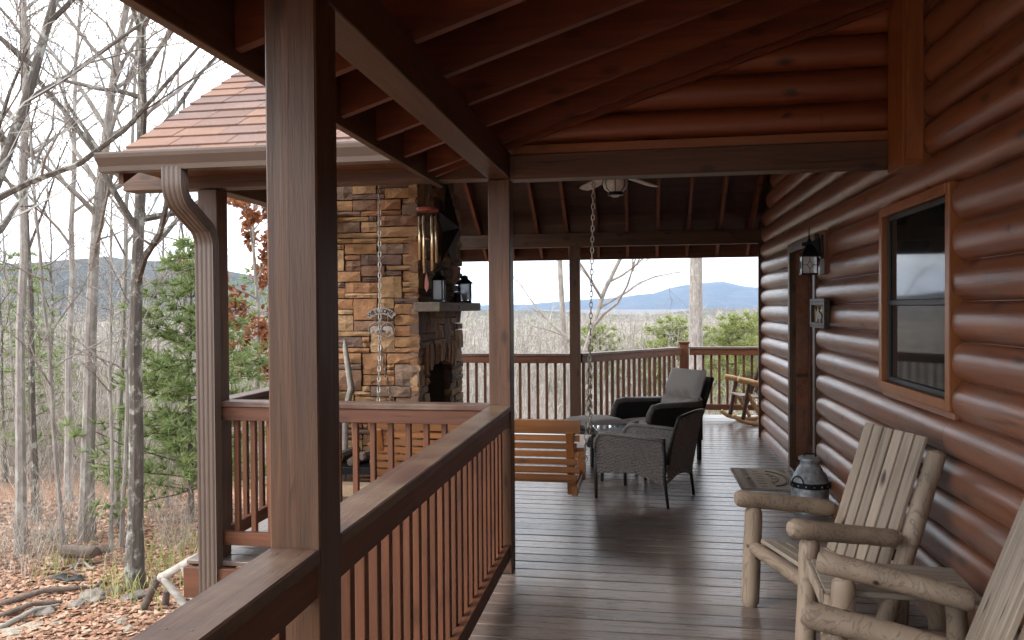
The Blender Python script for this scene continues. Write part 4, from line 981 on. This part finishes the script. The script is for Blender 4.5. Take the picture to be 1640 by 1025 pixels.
# ------------------------------------------------------------------ woods
def polar(px, r_):
    a = math.atan((px-820)/FPX)-YAW; return r_*math.sin(a), r_*math.cos(a)
def bare_tree(seed, H, r0_, trunk=None, first=.3, limbs=16, sub=5, twigs=5, spread=.42, sides=(9, 5, 3), tw=.0048):
    """returns (trunk with limbs, crown of twigs); trunk may be a list of points"""
    rg2 = random.Random(seed); T = MB(); Cn = MB()
    if trunk is None:
        lx, ly = rg2.uniform(-.06, .06), rg2.uniform(-.06, .06); n = 12; trunk = []
        wx = wy = 0
        for i in range(n+1):
            t = i/n; wx += rg2.uniform(-.02, .02)*H*.5; wy += rg2.uniform(-.02, .02)*H*.5
            trunk.append(Vector((lx*H*t+wx*t, ly*H*t+wy*t, H*t-(.15 if i == 0 else 0))))
    trunk = [Vector(p) for p in trunk]; n = len(trunk)-1
    rad = [r0_*(1-.88*(i/n)**.9)+.006 for i in range(n+1)]; rad[0] *= 1.35
    T.tube(trunk, rad, sides[0])
    def walk(p, d, L, r_, segs, up_, wob):
        pts = [p]; rr = [r_]
        for i in range(segs):
            d = (d+Vector((rg2.uniform(-wob, wob), rg2.uniform(-wob, wob), rg2.uniform(-wob, wob)+up_))).normalized(); pts.append(pts[-1]+d*L/segs); rr.append(r_*(1-.8*(i+1)/segs))
        return pts, rr
    ga = rg2.uniform(0, 6.28)
    for l in range(limbs):
        t = first+(1-first)*((l+rg2.random())/limbs); i = min(n-1, int(t*n)); p = trunk[i].lerp(trunk[i+1], t*n-i); ga += 2.4+rg2.uniform(-.5, .5)
        L = H*spread*(1.05-t)*rg2.uniform(.6, 1.25)+.35; el = R(rg2.uniform(15, 60)); d = Vector((math.cos(ga)*math.cos(el), math.sin(ga)*math.cos(el), math.sin(el)))
        r1 = min(rad[i]*.62, .016*L+.008); pts, rr = walk(p, d, L, r1, 6, .07, .22); T.tube(pts, rr, sides[1], False)
        for k_ in range(max(2, int(sub*min(1.4, L/1.5)))):
            u = rg2.uniform(.2, 1.); j = min(5, int(u*6)); q = pts[j].lerp(pts[j+1], u*6-j); base = (pts[j+1]-pts[j]).normalized()
            d2 = (base+Vector((rg2.uniform(-1, 1), rg2.uniform(-1, 1), rg2.uniform(-.6, .9)))*.85).normalized(); L2 = L*rg2.uniform(.22, .5); p2, r2 = walk(q, d2, L2, max(.004, rr[j]*.5), 3, .06, .28); Cn.tube(p2, r2, sides[2], False)
            for m_ in range(twigs):
                u2 = rg2.uniform(.15, 1.); j2 = min(2, int(u2*3)); q2 = p2[j2].lerp(p2[j2+1], u2*3-j2); d3 = ((p2[j2+1]-p2[j2]).normalized()+Vector((rg2.uniform(-1, 1), rg2.uniform(-1, 1), rg2.uniform(-.7, .9)))*.9).normalized()
                p3, r3 = walk(q2, d3, L2*rg2.uniform(.25, .6)+.06, .0042, 2, .03, .3); sd = d3.cross(Vector((rg2.uniform(-1, 1), rg2.uniform(-1, 1), rg2.uniform(-1, 1)))).normalized()*tw; o_ = len(Cn.v); Cn.v += [tuple(p3[0]-sd), tuple(p3[0]+sd), tuple(p3[1]+sd*.7), tuple(p3[1]-sd*.7), tuple(p3[2])]; Cn.f += [(o_, o_+1, o_+2, o_+3), (o_+3, o_+2, o_+4)]
    return T, Cn
def plant_tree(label, T, Cn, loc, rotz=0, sc=1., barkm='bark_grey', twigm='twig', group='bare trees of the yard edge', name='bare_tree'):
    t = thing(name, label, 'tree', loc, rotz, group); t.scale = (sc, sc, sc)
    part('trunk', T, barkm, t, False); part('crown', Cn, twigm, t, False); return t

# the two big trunks at the edge of the yard
zB = terr(-6.07, 8.46)
tr = [(0, 0, -.2), (.02, .02, .8), (.03, .05, 1.8), (.05, .02, 2.8), (.07, .04, 3.8), (.13, .05, 4.8), (.17, .05, 5.8), (.20, .02, 6.8), (.28, .0, 7.8), (.40, .05, 9.), (.42, .0, 11), (.6, .1, 13)]
T, Cn = bare_tree(11, 13, .095, tr, .34, 24, 6, 8, .30); plant_tree('dark lichen-spotted tree trunk at yard edge above the stone rubble', T, Cn, (-6.07, 8.46, zB), barkm='bark_dark')
zA = terr(-8., 10.1)
tr = [(0, 0, -.2), (.03, 0, .9), (.06, .03, 2), (.12, .0, 3), (.16, .03, 4), (.28, .0, 5), (.42, .02, 6), (.60, 0, 7), (.85, .05, 8.2), (1.0, .05, 9.5), (1.1, 0, 11), (1.3, .1, 13.5)]
T, Cn = bare_tree(12, 13.5, .10, tr, .36, 26, 6, 8, .32); plant_tree('tall pale grey leaning tree with log pile at its foot', T, Cn, (-8., 10.1, zA))
# limb-heavy trees whose branches hang in from the left
T, Cn = bare_tree(31, 9.5, .085, [(0, 0, -.2), (.02, 0, 1.5), (.10, .02, 3), (.3, .1, 4.2), (.7, .15, 5.4), (1.0, .2, 6.6), (1.2, .2, 8), (1.3, .3, 9.5)], .28, 18, 7, 9, .5); x, y = polar(-95, 9.2); plant_tree('branchy tree whose long dark limbs sweep across the yard edge', T, Cn, (x, y, terr(x, y)), R(20), barkm='bark_dark')
# a wood of separate trees, from a handful of shapes
PROTO = []
for i, (H, r_, f) in enumerate(((12, .065, .38), (13, .08, .42), (10, .045, .35), (12, .055, .45), (7, .028, .3), (11, .055, .4))):
    T, Cn = bare_tree(100+i, H, r_, None, f, 17, 5, 6, .27, (7, 4, 3), .004); PROTO.append((T.mesh('trunk'), Cn.mesh('crown'), H))
KIND = ['medium bare grey tree in the wood beyond the yard', 'stout tall bare tree in the wood beyond the yard', 'slender bare tree in the wood beyond the yard', 'straight high-crowned bare tree in the wood beyond the yard', 'thin bare sapling in the wood beyond the yard', 'crooked bare tree in the wood beyond the yard']
rg = random.Random(5); placed = [(-6.07, 8.46), (-8., 10.1)]
spots = [(28, 12.6, 0), (52, 14.6, 5), (98, 12.0, 4), (180, 13.6, 2), (188, 12.2, 4), (172, 12.0, 4), (262, 14.8, 4), (105, 16.0, 0), (5, 18, 5), (240, 18, 2), (300, 17, 4), (330, 19, 2)]
n_try = 0
while len(spots) < 62 and n_try < 4000:
    n_try += 1; px = rg.uniform(-90, 430); r_ = 17+rg.random()**1.1*32; x, y = polar(px, r_)
    if min((x-a)**2+(y-b)**2 for a, b in placed) < 4: continue
    placed.append((x, y)); spots.append((px, r_, rg.choice((0, 1, 2, 2, 3, 4, 4, 4, 4, 5))))
for (px, r_, kd) in spots:
    x, y = polar(px, r_); T, Cn, H = PROTO[kd]; sc = rg.uniform(.85, 1.15) if r_ < 16.5 else rg.uniform(.55, .85)
    plant_tree(KIND[kd], T, Cn, (x, y, terr(x, y)), rg.uniform(0, 6.28), sc, 'bark_grey' if kd != 5 else 'bark_dark')
# trees that stand beyond the far railing
T, Cn = bare_tree(210, 19, .27, [(0, 0, -.3), (0, 0, 4), (.04, 0, 8), (.08, 0, 12), (.15, .1, 16), (.2, .1, 19)], .5, 12, 4, 4, .2); x, y = polar(1114, 24); plant_tree('thick pale straight trunk standing beyond the far railing newel', T, Cn, (x, y, terr(x, y)), R(40))
T, Cn = bare_tree(211, 12, .10, [(.3, 0, -.3), (.2, 0, 3), (.08, 0, 5.5), (-.02, .1, 7.5), (-.22, .1, 9.5), (-.3, .1, 12)], .4, 12, 4, 5, .3); x, y = polar(893, 20); plant_tree('slim crooked tree beyond the railing, between middle and slim far posts', T, Cn, (x, y, terr(x, y)))
T, Cn = bare_tree(213, 9, .085, [(0, 0, -.3), (.03, 0, 1.8), (.15, 0, 3.2), (.6, .1, 4.6), (1.2, .1, 5.8), (1.6, .1, 7), (1.8, .1, 9)], .32, 14, 5, 5, .42); x, y = polar(926, 18); plant_tree('forked tree behind slim far post, branches spreading over slanted railing', T, Cn, (x, y, terr(x, y)), R(0))

def pine(seed, H, r_, w, mat, barkm='bark_pine', first=.12, whorls=16, per=6, tufts=9, needles=9, nl=.13, rnd_=.3, pw=.75):
    rg2 = random.Random(seed); T = MB(); N = MB(); tr = [Vector((rg2.uniform(-.03, .03)*i*.3, rg2.uniform(-.03, .03)*i*.3, H*i/10-(.2 if i == 0 else 0))) for i in range(11)]
    T.tube(tr, [r_*(1-.93*i/10) for i in range(11)], 7)
    for k_ in range(whorls):
        t = first+(1-first)*k_/whorls; z = t*H; ga = rg2.uniform(0, 6.28)
        for b in range(per):
            a = ga+2*math.pi*b/per+rg2.uniform(-.3, .3); L = w*(1-t)**pw*rg2.uniform(.85-rnd_, .85+rnd_)+.12; i = min(9, int(t*10)); p = tr[i].lerp(tr[i+1], t*10-i)
            pts = [p]; d = Vector((math.cos(a), math.sin(a), rg2.uniform(-.05, .35)))
            for s_ in range(5): d = (d+Vector((rg2.uniform(-.15, .15), rg2.uniform(-.15, .15), rg2.uniform(-.09, .08)))).normalized(); pts.append(pts[-1]+d*L/5)
            T.tube(pts, [r_*.22*(1-.8*j/5)*(1-t*.7)+.003 for j in range(6)], 4, False)
            for q in range(max(3, int(tufts*min(1.5, L)))):
                u = rg2.uniform(.25, 1.02)*5; j = min(4, int(u)); c = pts[j].lerp(pts[j+1], u-j)+Vector((rg2.uniform(-1, 1), rg2.uniform(-1, 1), rg2.uniform(-.5, .6)))*L*.14
                dd = ((pts[j+1]-pts[j]).normalized()+Vector((rg2.uniform(-.6, .6), rg2.uniform(-.6, .6), rg2.uniform(-.2, .5)))).normalized()
                for m_ in range(needles):
                    e = (dd*.7+Vector((rg2.uniform(-1, 1), rg2.uniform(-1, 1), rg2.uniform(-.8, 1)))).normalized(); s2 = e.cross(Vector((rg2.uniform(-1, 1), rg2.uniform(-1, 1), rg2.uniform(-1, 1)))).normalized()*nl*.075
                    o = len(N.v); tip = c+e*nl*rg2.uniform(.7, 1.2); N.v += [tuple(c-s2), tuple(c+s2), tuple(tip)]; N.f.append((o, o+1, o+2))
    return T, N
T, N = pine(301, 4.6, .05, 1.5, 'needle', whorls=20, per=6, tufts=13, needles=13, nl=.19, rnd_=.45)
x, y = polar(302, 13.2); plant_tree('soft light green young pine beside the downspout', T, N, (x, y, terr(x, y)), 0, 1., 'bark_pine', 'needle', 'pines in the wood', 'pine_tree')
T, N = pine(302, 6., .06, 1.5, 'needle', whorls=16, per=5, tufts=7, needles=9, nl=.2, rnd_=.5); T = T.mesh('trunk'); N = N.mesh('crown')
for px, r_, sc, lb in ((30, 19, .8, 'small dark green pine deep in the wood by crooked trunks'), (60, 26, 1., 'green pine far back in the wood'), (410, 24, 1.1, 'green pine behind the rust-leaved oak')):
    x, y = polar(px, r_); plant_tree(lb, T, N, (x, y, terr(x, y)), rg.uniform(0, 6), sc, 'bark_pine', 'needle', 'pines in the wood', 'pine_tree')
T, N = pine(303, 8.2, .11, 2.7, 'needle_yellow', whorls=26, per=6, tufts=12, needles=11, nl=.26, rnd_=.6, pw=.45, first=.3); T = T.mesh('trunk'); N = N.mesh('crown')
for px, r_, ztop, lb in ((1078, 33, 1.25, 'bushy yellow-green pine behind newel beside the thick pale trunk'), (1182, 30, 1.4, 'yellow-green pine next to the cabin corner'), (1150, 38, .7, 'yellow-green pine between the thick pale trunk and the corner pine'), (958, 34, .9, 'small yellow-green pine behind the chain beside slim far post'), (1040, 40, .1, 'distant yellow-green pine beyond the slanted railing'), (1240, 34, 1.5, 'yellow-green pine mostly hidden by cabin corner')):
    x, y = polar(px, r_); zg = terr(x, y); sc = (ztop-zg)/8.2; plant_tree(lb, T, N, (x, y, zg), rg.uniform(0, 6), sc, 'bark_pine', 'needle_yellow', 'pines beyond the far railing', 'pine_tree')
# oak that has kept its brown leaves
T, Cn = bare_tree(305, 6.5, .07, None, .25, 16, 4, 3, .26); L = MB(); rg2 = random.Random(9)
for i in range(3200):
    v = Cn.v[rg2.randrange(len(Cn.v))]; c = Vector(v)+Vector([rg2.uniform(-.1, .1) for _ in range(3)]); a = Vector([rg2.uniform(-1, 1) for _ in range(3)]).normalized()*.07; b = a.cross(Vector([rg2.uniform(-1, 1) for _ in range(3)])).normalized()*.04
    o = len(L.v); L.v += [tuple(c-a), tuple(c+b-a*.1), tuple(c+a), tuple(c-b-a*.1)]; L.f.append((o, o+1, o+2, o+3))
x, y = polar(415, 15.5); t = plant_tree('rust-leaved young oak behind the side railing', T, Cn, (x, y, terr(x, y)), 0, 1., group='leafy oaks', name='oak_tree'); part('foliage', L, 'oak_leaf', t, False)

# ---- masses that nobody could count
def scatter(name, pts, proto):
    """one mesh of many alike plants; proto = (vertices, triangles, material index, materials)"""
    V, F, MI, ms = proto; n = len(pts); P = np.array([p[0] for p in pts]); A = np.array([p[1] for p in pts]); Sx = np.array([p[2] for p in pts])
    c, s_ = np.cos(A)*Sx, np.sin(A)*Sx; X = V[None, :, 0]*c[:, None]-V[None, :, 1]*s_[:, None]+P[:, 0:1]; Y = V[None, :, 0]*s_[:, None]+V[None, :, 1]*c[:, None]+P[:, 1:2]; Z = V[None, :, 2]*Sx[:, None]+P[:, 2:3]
    co = np.stack([X, Y, Z], 2).reshape(-1, 3).astype(np.float32); fa = (F[None]+(np.arange(n)*len(V))[:, None, None]).reshape(-1, 3).astype(np.int32)
    me = bpy.data.meshes.new(name); me.vertices.add(len(co)); me.vertices.foreach_set('co', co.ravel()); me.loops.add(fa.size); me.loops.foreach_set('vertex_index', fa.ravel()); me.polygons.add(len(fa)); me.polygons.foreach_set('loop_start', np.arange(0, fa.size, 3, dtype=np.int32))
    for m_ in ms: me.materials.append(MATS[m_])
    me.polygons.foreach_set('material_index', np.tile(MI, n).astype(np.int32)); me.update(); me.validate()
    o = bpy.data.objects.new(name, me); COL.objects.link(o); o['kind'] = 'stuff'; return o
def tris(mb, mi):
    F = []; M = []
    for f, m_ in zip(mb.f, mi):
        for k_ in range(1, len(f)-1): F.append((f[0], f[k_], f[k_+1])); M.append(m_)
    return np.array(mb.v), np.array(F), np.array(M)
def sliver_tree(seed, H, r_):
    """far tree: round trunk and limbs, every twig one thin triangle"""
    rg2 = random.Random(seed); m2 = MB(); mi = []; x = y = 0; tr = []
    for i in range(6): tr.append(Vector((x, y, H*i/5))); x += rg2.uniform(-.03, .03)*H; y += rg2.uniform(-.03, .03)*H
    m2.tube(tr, [r_*(1-.16*i) for i in range(6)], 4, False); mi += [0]*len(m2.f)
    for l in range(14):
        t = rg2.uniform(.25, 1); i = min(4, int(t*5)); p = tr[i].lerp(tr[i+1], t*5-i); a = rg2.uniform(0, 6.28); L = H*.30*(1.1-t)+.4; d = Vector((math.cos(a)*.8, math.sin(a)*.8, rg2.uniform(.2, .9))).normalized()
        q = p+d*L*.5; e = (d+Vector((rg2.uniform(-.4, .4), rg2.uniform(-.4, .4), rg2.uniform(0, .5)))).normalized(); w = q+e*L*.5; n0 = len(m2.f); m2.tube([p, q, w], [.022*(1.2-t)+.006, .012, .004], 3, False); mi += [1]*(len(m2.f)-n0)
        for k_ in range(13):
            u = rg2.uniform(.15, 1); c = p.lerp(q, u*2) if u < .5 else q.lerp(w, u*2-1); g_ = (d+Vector((rg2.uniform(-1, 1), rg2.uniform(-1, 1), rg2.uniform(-.5, .9)))*1.1).normalized(); s2 = g_.cross(Vector((rg2.uniform(-1, 1), rg2.uniform(-1, 1), rg2.uniform(-1, 1)))).normalized()*rg2.uniform(.006, .012)
            o_ = len(m2.v); m2.v += [tuple(c-s2), tuple(c+s2), tuple(c+g_*L*rg2.uniform(.25, .7))]; m2.f.append((o_, o_+1, o_+2)); mi.append(1)
    return (*tris(m2, mi), ('bark_grey', 'brush_twig'))
rg = random.Random(77)
WPROTO = [sliver_tree(400+i, 10, (.10, .07, .12, .09)[i]) for i in range(4)]
buck = [[] for _ in WPROTO]
for i in range(4600):
    left = i % 5 < 2
    if left: px = rg.uniform(-320, 440) if i % 3 else rg.uniform(430, 760); r_ = 24+rg.random()**1.4*150
    else: px = rg.uniform(700, 1330); r_ = 30+rg.random()**1.5*260
    x, y = polar(px, r_); zg = terr(x, y)
    if (x+37)**2+(y-162)**2 < 22**2: continue
    H = min(rg.uniform(7, 13), rg.uniform(-1.2, 2.6)-zg) if left else min(rg.uniform(9, 16), max(2., rg.uniform(-2.0, 1.5)-.003*r_-zg))
    buck[i % 4].append(((x, y, zg-.1), rg.uniform(0, 6.28), H/10))
for b, p in zip(buck, WPROTO): scatter('woodland', b, p)
# evergreen scatter far off
T, N = pine(410, 9, .1, 2.0, 'needle', whorls=10, per=4, tufts=4, needles=4, nl=.5); nT = len(T.f); T.add(N.v, N.f); po = (*tris(T, [0]*nT+[1]*(len(T.f)-nT)), ('bark_pine', 'needle'))
pts = []
for i in range(150):
    px = rg.choice((rg.uniform(-100, 430), rg.uniform(720, 1300))); r_ = 75+rg.random()*260; x, y = polar(px, r_); zg = terr(x, y); 
    if (x+37)**2+(y-162)**2 < 22**2: continue
    pts.append(((x, y, zg), rg.uniform(0, 6), rg.uniform(.9, 1.5)))
scatter('pine_woodland', pts, po)
# brush
T = MB(); rg2 = random.Random(500)
for i in range(26):
    p = Vector((rg2.uniform(-.5, .5), rg2.uniform(-.5, .5), -.05)); d = Vector((rg2.uniform(-.5, .5), rg2.uniform(-.5, .5), 1)).normalized(); pts = [p]
    for s_ in range(4): d = (d+Vector((rg2.uniform(-.25, .25), rg2.uniform(-.25, .25), rg2.uniform(-.1, .15)))).normalized(); pts.append(pts[-1]+d*rg2.uniform(.3, .6))
    def sl(p_, q_, w_):
        s2 = (q_-p_).cross(Vector((rg2.uniform(-1, 1), rg2.uniform(-1, 1), rg2.uniform(-1, 1)))).normalized()*w_; o_ = len(T.v); T.v += [tuple(p_-s2), tuple(p_+s2), tuple(q_)]; T.f.append((o_, o_+1, o_+2))
    for j in range(4): sl(pts[j], pts[j+1]+(pts[j+1]-pts[j])*.25, .010-.002*j)
    for q in range(6):
        u = rg2.uniform(.2, 1)*4; j = min(3, int(u)); c = pts[j].lerp(pts[j+1], u-j); e = ((pts[j+1]-pts[j]).normalized()+Vector((rg2.uniform(-1, 1), rg2.uniform(-1, 1), rg2.uniform(-.4, .8)))).normalized(); sl(c, c+e*.45, .004)
po = (*tris(T, [0]*len(T.f)), ('brush_twig',))
pts = []
for i in range(640):
    if i % 4 == 0: px = rg.uniform(-120, 440); r_ = 17.5+rg.random()*22
    else: px = rg.uniform(690, 1330); r_ = 20+rg.random()**1.3*48
    x, y = polar(px, r_); pts.append(((x, y, terr(x, y)), rg.uniform(0, 6), rg.uniform(.7, 1.7) if px < 600 else rg.uniform(.9, 1.7)))
for i in range(26):
    px = rg.uniform(-60, 330); r_ = 11.2+rg.random()*3; x, y = polar(px, r_); pts.append(((x, y, terr(x, y)), rg.uniform(0, 6), rg.uniform(.25, .7)))
scatter('brush', pts, po)
# leaf litter
L = MB(); rg2 = random.Random(66)
for i in range(26000):
    px = rg2.uniform(-80, 420); r_ = 7.2+rg2.random()**.8*9.; x, y = polar(px, r_); z = terr(x, y)+rg2.uniform(.0, .03); s_ = rg2.uniform(.03, .065); a = rg2.uniform(0, 6.28); ca_, sa_ = math.cos(a)*s_, math.sin(a)*s_
    t1, t2 = rg2.uniform(-.5, .6)*s_, rg2.uniform(-.2, .5)*s_; o = len(L.v)
    L.v += [(x-ca_, y-sa_, z+t2), (x+sa_*.55, y-ca_*.55, z+.004), (x+ca_, y+sa_, z+abs(t1)), (x-sa_*.55, y+ca_*.55, z+t2*.7)]; L.f.append((o, o+1, o+2, o+3))
o = part('leaf_litter', L, 'leaf_litter'); o['kind'] = 'stuff'
L = MB()
for cx, cy, n, sp in [(*polar(105, 11.5), 60, .25), (*polar(250, 11.0), 80, .35), (*polar(228, 10.3), 90, .3), (*polar(205, 10.2), 50, .2), (*polar(60, 13), 40, .3), (*polar(300, 11.6), 90, .4)]:
    for i in range(n):
        x, y = cx+rg2.gauss(0, sp), cy+rg2.gauss(0, sp); z = terr(x, y); h = rg2.uniform(.12, .42); a = rg2.uniform(0, 6.28); lx, ly = math.cos(a)*h*.4, math.sin(a)*h*.4; o = len(L.v)
        L.v += [(x-.006, y, z), (x+.006, y, z), (x+lx*.4+.005, y+ly*.4, z+h*.6), (x+lx*.4-.005, y+ly*.4, z+h*.6), (x+lx, y+ly, z+h)]; L.f += [(o, o+1, o+2, o+3), (o+3, o+2, o+4)]
o = part('grass', L, 'grass_blade'); o['kind'] = 'stuff'

# ---- things lying on the yard
def on(px, py, dz=0.):
    d = fw+rt*((px-820)/FPX)-up*((py-512.5)/FPX); t = (-1.7+dz-1.7)/d.z; p = Vector((0, 0, 1.7))+d*t; p.z = terr(p.x, p.y)+dz; return p
for i, (px, py, L, r_, lb) in enumerate(((131, 890, .42, .075, 'short cut log lying at bottom of small log pile'), (150, 888, .40, .06, 'cut log with pale sawn end beside log pile'), (126, 878, .46, .085, 'thick grey log lying on top of small log pile'), (146, 876, .30, .06, 'stubby log on top of the log pile near the pale tree'), (118, 890, .2, .06, 'round log end sticking out of log pile'))):
    c = on(px, 890, r_+(.13 if py < 880 else 0)); a = R((10, 35, 5, 50, 80)[i]); d = Vector((math.cos(a), math.sin(a), 0))*L/2; smooth_by_angle(tag(part('cut_log', MB().log(c-d, c+d, r_, 12, .05, i), 'bark_log'), lb, 'log', 'log pile under the trees'), 40)
def rock(name, label, c, s_, mat='rock', seed=0, cat='rock'):
    bm = bmesh.new(); bmesh.ops.create_icosphere(bm, subdivisions=3, radius=1.)
    for v in bm.verts:
        n_ = mnoise.fractal(v.co*1.3+Vector((seed*7.1, 0, 0)), 1., 2., 4); v.co *= 1+.38*n_; v.co = Vector([math.copysign(abs(q)**.75, q) for q in v.co]); v.co = Vector((v.co.x*s_[0], v.co.y*s_[1], v.co.z*s_[2]))
    me = bpy.data.meshes.new(name); bm.to_mesh(me); bm.free(); me.materials.append(MATS[mat]); o = bpy.data.objects.new(name, me); COL.objects.link(o); o.location = c; o.rotation_euler = (0, 0, seed*1.3); return tag(o, label, cat, 'stones along the yard edge')
for i, (px, py, w, h, m_, lb) in enumerate(((218, 962, .26, .10, 'rock', 'rounded grey rock at the foot of the dark lichen-spotted trunk'), (150, 965, .30, .13, 'rock', 'dark lumpy stone in the middle of the rubble heap'), (70, 990, .17, .09, 'rock', 'tilted grey slab stone beside the fallen branches'), (90, 1003, .17, .05, 'rock_pale', 'flat buff stone in front of the tilted grey slab'), (52, 1008, .2, .05, 'rock_pale', 'long flat buff stone below the fallen branches'), (195, 1000, .12, .07, 'rock_pale', 'pale whitish stone between rubble heap and log handrail'), (18, 1020, .24, .06, 'rock_pale', 'broad pale stone at the yard edge by the branch ends'), (172, 996, .12, .05, 'rock', 'small grey stone between the rubble and pale whitish stone'), (290, 868, .16, .07, 'rock', 'grey stone lying by the green tufts behind the log handrail'), (280, 872, .10, .06, 'rock_pale', 'little pale stone next to the grey one by tufts'), (125, 975, .2, .08, 'rock', 'low brown stone between fallen branches and rubble heap'), (185, 955, .14, .1, 'rock', 'upright grey stone between rubble heap and dark lichen-spotted trunk'), (118, 865, .10, .05, 'rock', 'small dark stone near the log pile'), (205, 1010, .15, .05, 'rock_pale', 'flat yellowish stone by the log handrail foot'))):
    c = on(px, py); rock('rock', lb, (c.x, c.y, c.z+h*.12), (w*.62, w*.45, h*.7), m_, i+1)
for i, (a, b, r_, m_, lb) in enumerate((((-20, 980), (140, 945), .035, 'bark_log', 'long grey fallen branch running towards the rubble heap'), ((-20, 1000), (100, 968), .03, 'bark_log', 'dark fallen branch lying under the long grey one'), ((-10, 1015), (95, 973), .028, 'white_log', 'pale peeled branch in front of the other fallen branches'), ((62, 866), (112, 848), .03, 'white_log', 'pale bent branch leaning among the trunks'), ((108, 915), (150, 918), .02, 'cedar_board' if False else 'white_log', 'thin pale stick lying on leaves below the log pile'), ((70, 935), (140, 930), .018, 'bark_log', 'thin brown stick beside the black scrap'), ((135, 958), (172, 938), .02, 'bark_log', 'short stick rising from the rubble heap'))):
    p, q = on(*a, r_), on(*b, r_+(.15 if i == 3 else .02)); m_pt = p.lerp(q, .5)+Vector((0, .08, .05)); smooth_by_angle(tag(part('fallen_branch', MB().tube([p, p.lerp(q, .25)+Vector((.02, .07, .03)), m_pt, p.lerp(q, .78)+Vector((0, .02, .02)), q], [r_, r_*1.05, r_*.95, r_*.85, r_*.55], 9), m_), lb, 'branch', 'fallen branches in the yard'), 40)
c = on(108, 940); o = part('plastic_scrap', MB().tube([c+Vector((-.22, 0, .03)), c+Vector((-.1, .03, .06)), c+Vector((.02, 0, .035)), c+Vector((.14, .03, .06)), c+Vector((.22, 0, .03))], [.03, .06, .045, .055, .02], 9, True, .7), 'black_plastic'); tag(o, 'black plastic scrap lying on the fallen leaves', 'scrap')
# handrail of white peeled logs beside a path down from the yard
def dep(px, py, Y):
    d = fw+rt*((px-820)/FPX)-up*((py-512.5)/FPX); return Vector((0, 0, 1.7))+d*(Y/d.y)
t = thing('log_handrail', 'rustic handrail of pale peeled logs beside the downspout', 'handrail', tuple(dep(265, 985, 7.9)))
for a, b, ya, yb, r_, m_ in (((256, 926), (322, 890), 7.9, 7.7, .047, 'white_log'), ((254, 924), (216, 1003), 7.9, 7.85, .042, 'bark_log'), ((262, 926), (300, 975), 7.85, 7.75, .042, 'white_log'), ((292, 906), (309, 962), 7.75, 7.7, .026, 'white_log'), ((267, 945), (262, 995), 8.05, 8.05, .04, 'bark_log'), ((322, 930), (302, 975), 7.95, 7.95, .035, 'bark_log'), ((210, 1008), (240, 1000), 7.85, 7.7, .03, 'white_log')):
    smooth_by_angle(part('peeled_log', MB().log(dep(*a, ya), dep(*b, yb), r_, 10, .08, int(a[0])), m_, t), 40)
# neighbour's house on the knoll
hx, hy = -37.5, 163.; hz = terr(hx, hy)
t = thing('far_house', 'small pale house far off in the valley woods', 'house', (hx, hy, hz)); part('wall', MB().box((-4.2, -3, -1), (4.2, 3, 2.4), .02), 'house_white', t, False)
part('roof', MB().prism([(-3.5, 2.35), (3.5, 2.35), (0, 4.2)], (0, 0, 0), (0, 1, 0), (0, 0, 1), 9.2), 'house_roof', t, False)
for xx in (-2.6, 0, 2.6): part('window', MB().box((xx-.4, -3.05, .9), (xx+.4, -2.99, 1.9)), 'pane', t, False)

# ------------------------------------------------------------------ the air
hz_m = bpy.data.materials.new('haze'); hz_m.use_nodes = True; hn = hz_m.node_tree.nodes; hn.clear(); ho = hn.new('ShaderNodeOutputMaterial'); hv = hn.new('ShaderNodeVolumePrincipled')
hv.inputs['Color'].default_value = (.42, .64, 1., 1); hv.inputs['Density'].default_value = .00008; hv.inputs['Anisotropy'].default_value = .1
hz_m.node_tree.links.new(hv.outputs[0], ho.inputs['Volume'])
hv.inputs['Density Attribute'].default_value = ''
hz_m.cycles.homogeneous_volume = True
MATS['haze'] = hz_m
o = part('haze', MB().box((-9700, -9700, -75), (9700, 9700, 330), .5), 'haze'); o['kind'] = 'stuff'
